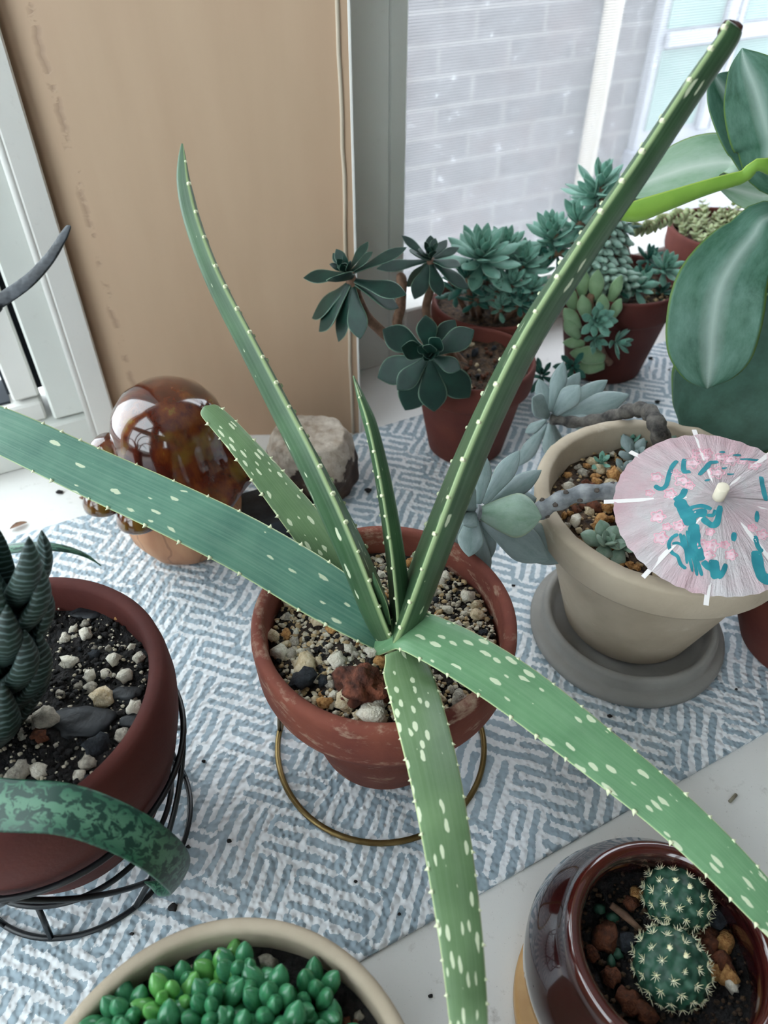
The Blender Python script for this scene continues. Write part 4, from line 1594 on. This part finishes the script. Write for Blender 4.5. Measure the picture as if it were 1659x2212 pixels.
for pts, w in (
        ([(755, 440), (700, 500), (668, 590), (640, 690), (585, 722), (525, 690)], 38), ([(822, 425), (815, 500), (828, 552), (885, 545)], 40),
        ([(1160, 450), (1085, 462), (1040, 510), (970, 585)], 40), ([(1172, 365), (1230, 355)], 24), ([(1308, 392), (1390, 380)], 24), ([(1380, 422), (1490, 432), (1582, 430)], 24),
        ([(1195, 520), (1250, 510)], 20), ([(1248, 576), (1320, 572)], 18), ([(1025, 642), (1078, 630)], 22),
        ([(832, 720), (800, 790), (720, 835)], 50), ([(760, 830), (810, 910), (860, 1000), (890, 1085)], 95), ([(850, 955), (905, 905), (1000, 893), (1095, 925)], 34),
        ([(880, 1010), (960, 965), (1050, 965)], 70), ([(1000, 1015), (1060, 1062), (1115, 1085), (1155, 1040), (1182, 890)], 46), ([(1050, 985), (1110, 985), (1130, 930)], 26),
        ([(905, 1070), (935, 1170), (930, 1260), (965, 1360), (985, 1440)], 75), ([(850, 1140), (880, 1290), (945, 1420), (1000, 1590)], 28), ([(815, 1180), (845, 1300), (915, 1430), (955, 1585)], 26),
        ([(870, 1110), (910, 1270), (975, 1400)], 30), ([(780, 1170), (815, 1290), (870, 1410), (905, 1550)], 24),
        ([(760, 1175), (700, 1210), (668, 1280), (700, 1350), (755, 1400), (785, 1470), (840, 1520)], 28), ([(700, 1270), (770, 1265), (830, 1330), (850, 1470)], 20),
        ([(1010, 1445), (1050, 1500), (1090, 1520)], 46), ([(1115, 1430), (1120, 1520), (1150, 1620)], 78), ([(1160, 1620), (1205, 1560), (1240, 1472)], 40),
        ([(1322, 1158), (1312, 1242)], 48), ([(1588, 598), (1605, 700), (1635, 840)], 42), ([(1552, 945), (1542, 1055)], 36), ([(1528, 1190), (1560, 1300), (1605, 1350)], 40),
        ([(1540, 1340), (1565, 1500), (1610, 1610), (1690, 1625)], 90)):
    stroke(pts, w * 1.2, M['teal_ink'], 'teal_print')
for k, (x, y) in enumerate(((960, 370), (1010, 400), (1060, 360), (1190, 410), (1285, 430), (1400, 440), (1520, 485), (900, 460), (730, 560), (550, 605), (800, 640), (880, 690), (680, 770), (560, 1000),
                            (650, 1100), (770, 1090), (590, 1210), (1080, 1150), (1000, 1280), (1100, 1290), (1230, 1280), (1290, 1380), (1050, 1385), (1500, 1110), (1600, 1180), (1150, 560), (480, 760))):
    rr = 54 + 16 * math.sin(k * 2.1)
    ring_ = [(x + rr * (1 + .22 * math.cos(5 * t)) * math.cos(t), y + rr * .8 * (1 + .22 * math.cos(5 * t)) * math.sin(t)) for t in [i * 6.283 / 18 + k for i in range(19)]]
    stroke(ring_, 13, M['pink_ink'], 'pink_print', .0005)
    stroke([(x - rr * .7, y), (x, y + 3), (x + rr * .7, y - 4)], rr * 1.1, M['pink_wash'], 'pink_wash', .0002)
    stroke([(x - 12, y + 8), (x, y - 10), (x + 14, y + 6)], 12, M['pink_ink'], 'pink_print', .0005)

# ================================================================== 7. small terracotta pot at the right edge
TX, TY = .299, .330
sp_ = thing('small_terracotta_pot', 'small terracotta pot with dark leaves cut off by the right edge', 'potted plant', (TX, TY, ZM))
b = MB()
b.lathe(plain_profile(ZM, .064, .042, .0575, .005, .003), 80, (TX, TY, 0))
b.build('pot', M['terra'], sp_)
soil_disc(sp_, (TX, TY, .050), .0525, M['soil_black'])
rosette(sp_, 'sedumd', (TX, TY, .052), (0, -.1, 1), 16, .018, .040, 10, 75, .003, 1.8)

# ================================================================== 8. terracotta pot with dark rosettes
EX, EY = .077, .562
ec = thing('potted_dark_rosettes', 'terracotta pot with three branching dark green rosettes near the beige pier', 'potted plant', (EX, EY, ZM))
b = MB()
b.lathe(pot_profile(ZM, .097, .035, .047, .0545, .026, .0045), 80, (EX, EY, 0))
b.build('pot', M['terra'], ec)
soil_disc(ec, (EX, EY, .084), .0488, M['soil_brown'], .005, seed=21)
pebbles(ec, (EX, EY, .085), .047, 70, .0015, .0042, [('peb_brown', 5), ('peb_dark', 3), ('peb_tan', 1)], (), 'bark_piece', 1.8, .3)
cA, cB, cC = D(928, 768, .505), D(755, 595, .520), D(930, 560, .585)
b = MB()
b.tube([V(q) for q in cat_rom([V((EX - .01, EY - .005, .08)), D(960, 740, .54), D(935, 760, .52), cA - V((0, -.006, .004))], 20)], .0042, 10)
b.build('stem', M['stem_brown'], ec)
b = MB()
b.tube([V(q) for q in cat_rom([V((EX - .012, EY, .08)), D(880, 760, .55), D(820, 712, .54), D(785, 672, .53), cB], 24)], .0042, 10)
b.build('stem', M['stem_brown'], ec)
b = MB()
b.tube([V(q) for q in cat_rom([V((EX - .012, EY + .01, .08)), D(868, 720, .565), D(866, 660, .575), D(868, 610, .58), D(862, 590, .58)], 24)], [.0045] * 20 + [.004, .0034, .0025, .001], 10)
b.build('stem', M['stem_brown'], ec)
b = MB()
b.tube([V(q) for q in cat_rom([V((EX - .004, EY + .012, .08)), D(925, 690, .585), D(930, 620, .588), cC], 20)], .0036, 10)
b.build('stem', M['stem_brown'], ec)
fA = V((-.1, -.8, .55))
for (u_, v_, dy, wf) in ((983, 692, .018, 1.0), (919, 679, .008, 1.05), (1025, 714, .008, 1.0), (1012, 856, .0, 1.0), (938, 886, -.006, 1.05), (878, 882, .008, .95), (859, 842, -.006, .95), (819, 815, .012, 1.0),
                         (826, 712, .010, 1.05), (996, 799, -.010, 1.0), (863, 750, -.012, 1.0), (953, 727, -.012, 1.0), (915, 800, .02, 1.0), (930, 740, -.018, .8), (940, 775, -.018, .7), (918, 775, -.018, .7)):
    leaf_to(ec, 'echev', D(928, 768, .507), D(u_, v_, .505 + dy), fA, wf, wf)
fB = V((-.45, -.35, .85))
for (u_, v_, dy, wf, bu, bv) in ((656, 604, .0, .8, 760, 592), (797, 524, .018, .75, 752, 585), (720, 548, .014, .8, 748, 585), (880, 538, .014, .62, 765, 588), (808, 546, -.004, .8, 755, 590), (878, 640, -.014, .75, 762, 605),
                                 (781, 732, -.018, .95, 762, 618), (736, 738, -.004, .8, 758, 618), (696, 718, .004, .95, 756, 612), (858, 668, .010, .8, 766, 612), (721, 606, -.034, 1.1, 760, 596),
                                 (738, 572, -.012, .9, 750, 590), (745, 555, .004, .7, 750, 585), (680, 690, .018, .8, 756, 610)):
    leaf_to(ec, 'echev', D(bu, bv, .520), D(u_, v_, .520 + dy), fB, wf, wf)
fC = V((.0, -.35, .9))
for (u_, v_, dy, wf) in ((867, 510, .012, .6), (813, 584, -.008, .6), (896, 648, -.018, .9), (950, 642, -.024, .8), (1010, 627, -.006, .75), (996, 578, -.018, .85), (992, 537, .008, .75), (930, 510, .02, .8),
                         (882, 545, -.02, .75), (940, 530, -.004, .8), (965, 520, .02, .7), (880, 620, .01, .9), (918, 540, -.006, .8)):
    leaf_to(ec, 'echev', D(930, 562, .586), D(u_, v_, .586 + dy), fC, wf, wf)

rosette(ec, 'echev', D(750, 586, .518), fB, 7, .010, .018, 8, 45, .002, .95)
rosette(ec, 'echev', D(930, 552, .584), fC, 7, .009, .016, 8, 45, .002, .95)
rosette(ec, 'echev', D(928, 766, .500), fA, 6, .007, .014, 8, 45, .002, .95)

# ================================================================== 9. terracotta pot of blue-green rosettes behind
DX, DY = .107, .688
dp_ = thing('potted_blue_rosettes', 'terracotta pot crowded with pale blue-green rosettes by the window', 'potted plant', (DX, DY, ZM))
b = MB()
b.lathe(pot_profile(ZM, .087, .038, .052, .0595, .026, .005), 80, (DX, DY, 0))
b.build('pot', M['terra'], dp_)
soil_disc(dp_, (DX, DY, .077), .0535, M['soil_brown'], .004, seed=31)
for k, (u_, v_, y_, s_, n_, kd) in enumerate(((1042, 545, .675, .036, 26, 'sedum'), (1093, 528, .70, .026, 20, 'sedum'), (1132, 560, .69, .026, 22, 'sedum'), (1108, 604, .665, .020, 20, 'sedum'), (1150, 618, .665, .020, 18, 'sedum'),
                                              (1075, 618, .66, .016, 16, 'sedum'), (1160, 575, .70, .02, 16, 'sedum'), (1010, 590, .66, .020, 14, 'sedumd'), (1055, 590, .69, .022, 16, 'sedumd'), (1125, 640, .655, .014, 14, 'sedumd'), (1030, 632, .66, .016, 14, 'sedumd'), (1085, 650, .65, .013, 14, 'sedum'),
                                              (985, 615, .67, .015, 12, 'sedumd'), (1165, 650, .655, .014, 14, 'sedum'))):
    c = D(u_, v_, y_)
    rosette(dp_, kd, c, (.05 * math.sin(k * 2), -.35, 1), int(n_ * 1.35), s_ * .5, s_ * 1.2, 6, 98, .014, 1.1, k * .8, .001)
    b = MB()
    b.tube([V((DX + (c.x - DX) * .6, DY + (c.y - DY) * .6, .075)), c - V((0, 0, .006))], .0025, 8)
    b.build('stem', M['stem_brown'], dp_)

# ================================================================== 10. terracotta pot with trailing burro's tail
QX, QY = .237, .703
bp = thing('potted_trailing_sedum', 'dark terracotta pot of trailing plump-leaved sedum and tall rosettes', 'potted plant', (QX, QY, ZM))
b = MB()
b.lathe(pot_profile(ZM, .104, .040, .054, .0612, .028, .005), 80, (QX, QY, 0))
b.build('pot', M['terra_dark'], bp)
soil_disc(bp, (QX, QY, .092), .0553, M['soil_brown'], .004, seed=41)
grains(bp, (QX, QY, .092), .054, 160, .001, .003, M['grit_tan'], 'soil_crumbs', dz=.001)
# tall rosette stems
for k, (u_, v_, y_, s_, n_, kd, ax_) in enumerate(((1300, 388, .735, .034, 20, 'sedum', (.05, -.1, 1)), (1278, 415, .73, .03, 14, 'sedum', (-.5, -.1, .7)), (1192, 500, .715, .033, 24, 'sedum', (-.25, -.2, 1)),
                                                   (1250, 470, .715, .03, 14, 'sedum', (-.2, -.3, .9)), (1185, 545, .70, .022, 12, 'sedumd', (-.6, -.4, .3)),
                                                   (1385, 400, .76, .022, 14, 'sedum', (.3, 0, 1)), (1350, 470, .75, .022, 14, 'sedumd', (.2, -.2, 1)))):
    c = D(u_, v_, y_)
    rosette(bp, kd, c, ax_, int(n_ * 1.3), s_ * .5, s_ * 1.1, 6, 98, .018, 1.1, k * .9, .001)
    b = MB()
    b.tube([V(q) for q in cat_rom([V((QX - .02 + .008 * k, QY + .01, .09)), V((QX - .02, QY + .01, .12)).lerp(c, .5), c - V((0, 0, .004))], 12)], .003, 8)
    b.build('stem', M['stem_brown'], bp)
# burro tails: overlapping plump leaves along hanging strands
for k, ctrl in enumerate(([(1318, 470, .715), (1312, 520, .70), (1300, 570, .685), (1318, 610, .67)], [(1345, 480, .72), (1330, 540, .70), (1335, 590, .685), (1360, 620, .675)],
                          [(1290, 500, .71), (1280, 560, .69), (1285, 610, .675)])):
    cr = [D(*c) for c in ctrl]
    sp = [V(q) for q in cat_rom(cr, 30)]
    MB().tube(sp, .003, 8).build('stem', M['stem_brown'], bp)
    for i in range(0, 30):
        p = sp[i]
        T = (sp[min(29, i + 1)] - sp[max(0, i - 1)]).normalized()
        for j in range(2):
            th = (i * 2 + j) * 2.39996
            a = T.cross(V((1, 0, 0))).normalized()
            e = T.cross(a)
            dr = (a * math.cos(th) + e * math.sin(th))
            L = .019 * random.uniform(.85, 1.1)
            leaf_to(bp, 'burro', p + dr * .002, p + (dr * .8 + T * .55).normalized() * L, -T + dr * .3, .95)
# small rosettes low in the pot
for k, (u_, v_, y_, s_, n_, kd) in enumerate(((1378, 615, .675, .022, 20, 'sedum'), (1440, 578, .70, .022, 22, 'sedum'), (1405, 555, .715, .018, 18, 'sedumd'), (1340, 620, .67, .016, 14, 'sedumd'), (1430, 628, .69, .016, 16, 'sedumd'),
                                              (1395, 590, .69, .015, 14, 'sedumd'))):
    rosette(bp, kd, D(u_, v_, y_), (.1, -.5, .9), n_, s_ * .4, s_, 6, 85, .006, 1.15, k, .001)
# pale shoot hanging over the front rim
for k, (u_, v_, y_, dx, dv, s_, wf) in enumerate(((1258, 640, .655, -2, -72, 0, .9), (1285, 650, .650, 8, -75, 0, .9), (1240, 670, .650, -18, -62, 0, .9), (1316, 655, .655, 30, -66, 0, .8), (1268, 690, .640, -12, -60, 0, .95),
                                                  (1300, 690, .640, 4, -62, 0, .9), (1320, 690, .645, 24, -50, 0, .9), (1252, 710, .640, -38, -50, 0, .9), (1250, 730, .640, -34, -45, 0, .95), (1262, 742, .640, -50, -2, 0, 1.0),
                                                  (1275, 765, .640, -48, -2, 0, 1.1), (1305, 775, .640, -70, -16, 0, 1.1), (1305, 790, .640, -62, 2, 0, 1.2))):
    base, tip = D(u_, v_, y_), D(u_ + dx, v_ + dv, y_ - .004)
    leaf_to(bp, 'sedump', base, tip, (-.3, -.8, .5), wf * 1.25, 1.2)
rosette(bp, 'sedum', D(1290, 692, .628), (0, -.9, .5), 18, .010, .020, 8, 80, .004, 1.3, 0, .001)
rosette(bp, 'sedum', D(1340, 740, .632), (.7, -.6, .2), 14, .010, .018, 8, 80, .006, 1.25, 0, .001)
rosette(bp, 'sedum', D(1290, 735, .634), (.2, -.9, .1), 14, .008, .014, 8, 80, .004, 1.3, 0, .001)
rosette(bp, 'sedumd', D(1170, 810, .60), (-.2, -.6, .7), 12, .008, .018, 8, 80, .004, 1.1, 0, .001)
rosette(bp, 'sedumd', D(1235, 790, .625), (-.4, -.6, .4), 10, .010, .018, 8, 80, .004, 1.3, 0, .001)
b = MB()
b.tube([V(q) for q in cat_rom([V((QX - .02, QY - .04, .09)), D(1275, 640, .648), D(1285, 700, .644), D(1300, 760, .645), D(1318, 785, .646)], 18)], .0034, 8)
b.build('stem', M['stem_brown'], bp)

# ================================================================== 11. right back pot of stacked-leaf crassula
RX, RY = .384, .822
rp = thing('potted_stacked_crassula', 'terracotta pot of speckled string-like crassula in the window corner', 'potted plant', (RX, RY, ZM))
b = MB()
b.lathe(pot_profile(ZM, .106, .042, .057, .0645, .028, .0055), 80, (RX, RY, 0))
b.build('pot', M['terra'], rp)
soil_disc(rp, (RX, RY, .096), .058, M['soil_brown'], .004, .006, seed=51)
for k in range(46):
    a, rr = k * 2.39996, .054 * math.sqrt((k + .5) / 46)
    x, y = RX + rr * math.cos(a), RY + rr * math.sin(a)
    hgt = random.uniform(.010, .032)
    tl = V((math.cos(a) * .4 * rr / .05, math.sin(a) * .4 * rr / .05, 1)).normalized()
    nl = 5
    for i in range(nl):
        for j in range(2):
            th = i * 1.57 + j * 3.14159 + k
            a_ = tl.cross(V((1, 0, 0))).normalized()
            e = tl.cross(a_)
            dr = a_ * math.cos(th) + e * math.sin(th)
            p = V((x, y, .098)) + tl * (hgt * i / nl)
            L = .0085 * (1.1 - .10 * i)
            leaf_to(rp, 'string', p, p + (dr + tl * .55).normalized() * L, tl - dr * .4, 1.2)
sp = [V(q) for q in cat_rom([D(1480, 462, .79), D(1450, 470, .775), D(1420, 482, .765), D(1395, 492, .758), D(1370, 495, .752)], 16)]
MB().tube(sp, .0025, 8).build('stem', M['stem_brown'], rp)
for i in range(16):
    T = (sp[min(15, i + 1)] - sp[max(0, i - 1)]).normalized()
    for j in range(3):
        th = i * 1.57 + j * 2.1
        a_ = T.cross(V((0, 0, 1))).normalized()
        e = T.cross(a_)
        dr = a_ * math.cos(th) + e * math.sin(th)
        leaf_to(rp, 'string', sp[i], sp[i] + (dr + T * .3).normalized() * .0095, T - dr * .3, 1.3)

# ================================================================== 12. big paddle-leaved plant on the right
KX, KY = .375, .505
pp = thing('paddle_leaf_plant', 'large succulent with broad grey-green paddle leaves at the right edge', 'potted plant', (KX, KY, ZM))
b = MB()
b.lathe(pot_profile(ZM, .115, .045, .060, .069, .030, .006), 80, (KX, KY, 0))
b.build('pot', M['terra'], pp)
soil_disc(pp, (KX, KY, .102), .061, M['soil_brown'])
hub = V((KX - .015, KY + .01, .205))
b = MB()
b.tube([V((KX, KY, .095)), V((KX - .003, KY, .15)), hub, hub + V((0, 0, .05))], [.009, .0085, .008, .005], 12)
b.build('stem', M['stem_brown'], pp)


def paddle(ctrl, m, normal, thick=.0035, cup=.12, label=None):
    pts = [pw(*c) if len(c) == 4 and c[0] > 2 else c for c in ctrl]
    return strap(pp, pts, m, normal, thick, cup, 36, label)


hb = (hub.x, hub.y, hub.z, .020)
paddle([(hub.x, hub.y, hub.z + .03, .016), pw(1690, 390, .500, 70), pw(1662, 300, .500, 140), pw(1635, 200, .505, 136), pw(1612, 140, .510, 78), pw(1603, 104, .513, 3)], M['paddle'],
       [(-.5, -.8, .3), (-.55, -.8, .25)], .004, .22, 'upright pointed leaf with a pale central streak')
paddle([(hub.x, hub.y + .01, hub.z + .02, .016), pw(1672, 385, .525, 60), pw(1622, 300, .535, 120), pw(1575, 215, .545, 108), pw(1550, 178, .55, 66), pw(1540, 164, .552, 6)], M['paddle'],
       [(-.2, -.9, .6), (.15, -.85, .6)], .004, .18, 'rounded leaf behind the upright one with a lime edge')
paddle([hb, pw(1650, 372, .530, 70), pw(1580, 352, .545, 120), pw(1500, 360, .555, 130), pw(1420, 385, .565, 92), pw(1365, 408, .57, 44), pw(1334, 417, .572, 3)], M['paddle_pale'],
       [(.1, -.75, .75), (.0, -.8, .7)], .0035, .15, 'pale horizontal leaf showing its upper side')
paddle([hb, pw(1680, 368, .480, 34), pw(1600, 385, .478, 36), pw(1520, 408, .476, 42), pw(1440, 436, .475, 52), pw(1380, 456, .475, 58), pw(1340, 458, .475, 36), pw(1322, 456, .475, 3)], M['paddle_under'],
       [(.0, .8, .2), (.0, .85, .25)], .004, .1, 'bright lime underside of a leaf seen edge-on')
paddle([hb, pw(1690, 440, .545, 60), pw(1640, 425, .55, 86), pw(1590, 412, .555, 64), pw(1555, 408, .558, 5)], M['paddle_pale'], [(0, -.6, .8), (0, -.6, .8)], .0035, .12)
paddle([hb, pw(1690, 470, .470, 70), pw(1620, 520, .455, 130), pw(1560, 610, .44, 185), pw(1540, 700, .43, 192), pw(1535, 770, .424, 165), pw(1530, 815, .42, 100), pw(1527, 838, .419, 12)], M['paddle'],
       [(-.3, -.6, .8), (-.35, -.75, .6), (-.3, -.85, .45), (-.2, -.9, .35)], .004, .16, 'drooping spoon-shaped leaf with a pale streak')
paddle([(hub.x, hub.y, hub.z - .02, .02), pw(1760, 640, .47, 120), pw(1690, 740, .455, 230), pw(1610, 830, .445, 290), pw(1540, 890, .44, 260), pw(1490, 925, .437, 130), pw(1470, 935, .436, 10)], M['paddle_deep'],
       [(-.2, -.6, .8), (-.25, -.7, .65)], .004, .08, 'deep green lower leaf behind the umbrella')
paddle([(hub.x, hub.y, hub.z - .01, .02), pw(1740, 560, .50, 110), pw(1690, 640, .495, 180), pw(1640, 720, .49, 160), pw(1610, 790, .487, 60), pw(1600, 815, .486, 5)], M['paddle_deep'],
       [(-.3, -.6, .8), (-.4, -.7, .6)], .004, .1)
for a in (20, -25, 75):
    c, s = math.cos(R(a)), math.sin(R(a))
    paddle([hb, (hub.x + c * .04, hub.y + s * .04, hub.z + .02, .05), (hub.x + c * .09, hub.y + s * .09, hub.z + .02, .065), (hub.x + c * .125, hub.y + s * .125, hub.z + .005, .004)], M['paddle'], [(0, 0, 1), (c * .2, s * .2, 1)])

# ================================================================== 13. ceramic mushroom, rock, slate
MX, MY = -.160, .437


def cap_mat():
    t = NT('brown_glaze')
    vec = t.coord()
    n1 = t.noise(t.mapping(vec, (1, 1, .35)), 60, 5, .6)
    c = t.ramp(n1, [(.32, lin('#2c0f0a')), (.5, lin('#552010')), (.63, lin('#753c17')), (.75, lin('#8a7a2e'))])
    n2 = t.noise(vec, 26, 3)
    c = t.mix(t.ramp(n2, [(.55, 0.), (.68, .7)]), c, '#86702c')
    t.set(col=c, rough=.12, coat=1., coatr=.04, spec=.6)
    return t.m


def stalk_mat():
    t = NT('matt_tan_ceramic')
    vec = t.coord()
    c = t.ramp(t.noise(t.mapping(vec, (1, 1, .3)), 45, 4), [(.3, lin('#b07a58')), (.7, lin('#cf9d76'))])
    uv = t.n('ShaderNodeSeparateXYZ', {0: t.coord('UV')})
    g = t.math('SINE', t.math('ADD', t.math('MULTIPLY', uv.outputs[0], 75.), t.math('MULTIPLY', t.noise(vec, 40, 2), 6.)))
    f = t.ramp(g, [(.93, 0.), (.99, 1.)])
    c = t.mix(t.math('MULTIPLY', f, .5), c, '#7c4f38')
    t.set(col=c, rough=.55)
    t.bump(f, -.4, .0015)
    return t.m


M['cap'] = cap_mat()
M['stalk'] = stalk_mat()
mu = thing('ceramic_mushroom', 'glossy brown glazed ceramic mushroom with a fat tan stalk', 'figurine', (MX, MY, ZM))
b = MB()
z = ZM
b.lathe([(0, z), (.028, z), (.036, z + .004), (.0435, z + .018), (.0460, z + .034), (.0440, z + .050), (.0385, z + .066), (.035, z + .075), (.03, z + .085), (0, z + .085)], 72, (MX, MY, 0),
        lambda p, a, r, z: p * (1 + .012 * math.sin(a * 9) * (1 if r > .03 else 0)) if False else V((p.x * (1 + .010 * math.sin(a * 9)), p.y * (1 + .010 * math.sin(a * 9)), p.z)))
b.build('stalk', M['stalk'], mu)
b = MB()


def capfn(p, a, r, z):
    k = max(0, min(1, (.098 - z) / .03))
    right = math.cos(a - R(-25))
    fl = 1 + k * (.16 * max(0, right) + .04 * math.sin(a * 5))
    return V((p.x * fl, p.y * fl, p.z - k * (.004 * math.sin(a * 5 + 1) + .008 * math.cos(a - R(215)))))


b.lathe([(0, .1475), (.010, .1468), (.020, .1437), (.030, .1372), (.0375, .127), (.0415, .114), (.0430, .102), (.0445, .092), (.0475, .083), (.0525, .074), (.0540, .0690), (.0520, .0655), (.046, .0650),
         (.030, .070), (0, .072)], 72, (MX + .004, MY, 0), capfn)
cap = b.build('cap', M['cap'], mu)
for (u_, v_, y_, r_) in ((236, 975, .425, .0155), (226, 1078, .400, .0155), (302, 1112, .388, .0165)):
    c = D(u_, v_, y_)
    q = MB()
    q.lathe([(0, r_ * .85), (r_ * .45, r_ * .76), (r_ * .8, r_ * .42), (r_, 0), (r_ * 1.02, -r_ * .2), (r_ * .85, -r_ * .4), (r_ * .4, -r_ * .3), (0, -r_ * .3)], 36, c)
    q.build('small_cap', M['cap'], mu)
    q = MB()
    tgt = V((MX, MY, max(.02, c.z - .03)))
    q.tube([c - V((0, 0, r_ * .3)), (c - V((0, 0, r_ * .6))).lerp(tgt, .3), tgt], [r_ * .45, r_ * .5, r_ * .6], 14)
    q.build('small_stalk', M['stalk'], mu)


def rock_mat():
    t = NT('banded_rock')
    vec = t.coord()
    sx = t.n('ShaderNodeSeparateXYZ', {0: vec})
    k = t.math('ADD', t.math('MULTIPLY', sx.outputs[2], 14.), t.math('MULTIPLY', t.noise(vec, 60, 4), .9))
    low = t.ramp(t.noise(vec, 55, 5), [(.35, lin('#2a1f1c')), (.55, lin('#4d3a31')), (.75, lin('#75604f'))])
    top = t.ramp(t.noise(vec, 110, 5), [(.3, lin('#a08d7b')), (.7, lin('#d8cdbf'))])
    c = t.mix(t.ramp(k, [(.96, 0.), (1.08, 1.)]), low, top)
    t.set(col=c, rough=.7)
    t.bump(t.noise(vec, 130, 6, .7), .8, .003)
    return t.m


M['rock'] = rock_mat()
M['slate'] = mat('dark_slate', '#22262b', '#343a41', 70, .75, .5, 160, .002)
rc = V((-.061, .500, .031))
vs, fs = ICO[4]
q = MB()
out = []
for p in vs:
    k = 1 + .16 * noise.noise(p * 1.3 + V((3, 8, 1))) + .06 * noise.noise(p * 4 + V((1, 0, 0)))
    w = V((p.x * .040, p.y * .036, p.z * .044)) * k
    w.z = min(w.z, .0285 + .05 * w.x * .3 + .0012 * noise.noise(p * 9))
    w.z = max(w.z, -.0278)
    out.append(rc + w)
q.add(out, fs)
q.build('rock', M['rock'], label='brown rock with a pale sparkly flat top behind the aloe', cat='rock')
sl = G(590, 1110, .012)
q = MB()
out = []
for p in vs:
    k = 1 + .22 * noise.noise(p * 1.5 + V((7, 2, 1)))
    w = V((p.x * .036, p.y * .024, p.z * .03)) * k
    w.z = max(-.0098, min(.010 + .1 * w.x, w.z))
    out.append(V((sl.x, sl.y, .012)) + w)
q.add(out, fs)
q.build('slate_stone', M['slate'], label='flat dark slate stone between mushroom and rock', cat='stone')

# ================================================================== 14. crumbs and scraps on the sill and mat
M['crumb'] = mat('soil_crumb', '#14161a', '#2d2826', 400, .9)
M['petal'] = mat('dry_petal', '#6b4d3c', '#8f6c54', 200, .8)
M['straw'] = mat('straw_bit', '#8c8574', None, rough=.8)
for k, (u_, v_, s_, where) in enumerate((
        (375, 1962, .0022, 'biggest dark soil crumb on the mat below the black wire stand'), (495, 1818, .0012, 'small dark soil crumb on the mat between wire stand and brass ring'),
        (407, 1830, .0011, 'dark soil speck on the mat just right of the curled mottled leaf'), (862, 1975, .0008, 'fine dark speck on the mat left of the downward aloe leaf'),
        (440, 1645, .0012, 'grey crumb on the mat left of the brass ring'), (768, 1905, .0009, 'brownish speck on the mat in front of the brass ring'),
        (1317, 1548, .0014, 'dark crumb on the mat at the foot of the grey saucer'), (1590, 1490, .0009, 'dark speck on the mat between saucer and small terracotta pot'),
        (795, 1062, .0026, 'dark soil crumb on the mat beside the brown rock'), (130, 1065, .0024, 'dark soil crumb on the bare sill left of the mushroom'),
        (1109, 1266, .0012, 'dark speck on the mat between aloe pot and saucer'), (1405, 775, .0020, 'dark crumb on the mat right of the trailing sedum pot'),
        (1420, 870, .0022, 'dark crumb on the mat behind the cream ghost plant pot'), (1445, 800, .0012, 'tiny speck on the mat beside the drooping paddle leaf'),
        (285, 2018, .0010, 'tiny speck on the mat above the cream pot rim'), (930, 2152, .0010, 'dark speck on the bare sill left of the cactus pot'))):
    p = G(u_, v_, ZM)
    onmat = m0 < (p - OW).dot(NW) < m1
    zz = ZM if onmat else 0.0
    p = G(u_, v_, zz)
    MB().blob((p.x, p.y, zz + s_ * .55), s_, 1, .35, k, (1.2, .9, .7)).build('soil_crumb', M['crumb'], label=where, cat='crumb', group='loose soil crumbs')
for k, (u_, v_, L, ang, lab) in enumerate(((40, 1135, .014, 35, 'dry brown petal on the white sill left of the mushroom'), (185, 1078, .013, -20, 'dry brown petal tucked beside the mushroom'))):
    p = G(u_, v_, .002)
    c, s = math.cos(R(ang)), math.sin(R(ang))
    d_ = V((c, s, 0))
    MB().leaf([p + d_ * (L * (t - .5)) + V((0, 0, .0012 * math.sin(t * 3.1))) for t in (0, .2, .45, .7, .9, 1)], [V((0, 0, 1))] * 6, [.001, .004, .006, .005, .003, .0005], [.0006] * 6, .3).build(
        'dry_petal', M['petal'], label=lab, cat='petal')
p0, p1 = G(1576, 1732, .0011), G(1590, 1716, .0011)
MB().tube([p0, p0.lerp(p1, .5), p1], .0010, 7).build('straw_bit', M['straw'], label='short grey-tan straw bit lying on the white sill at right', cat='straw')
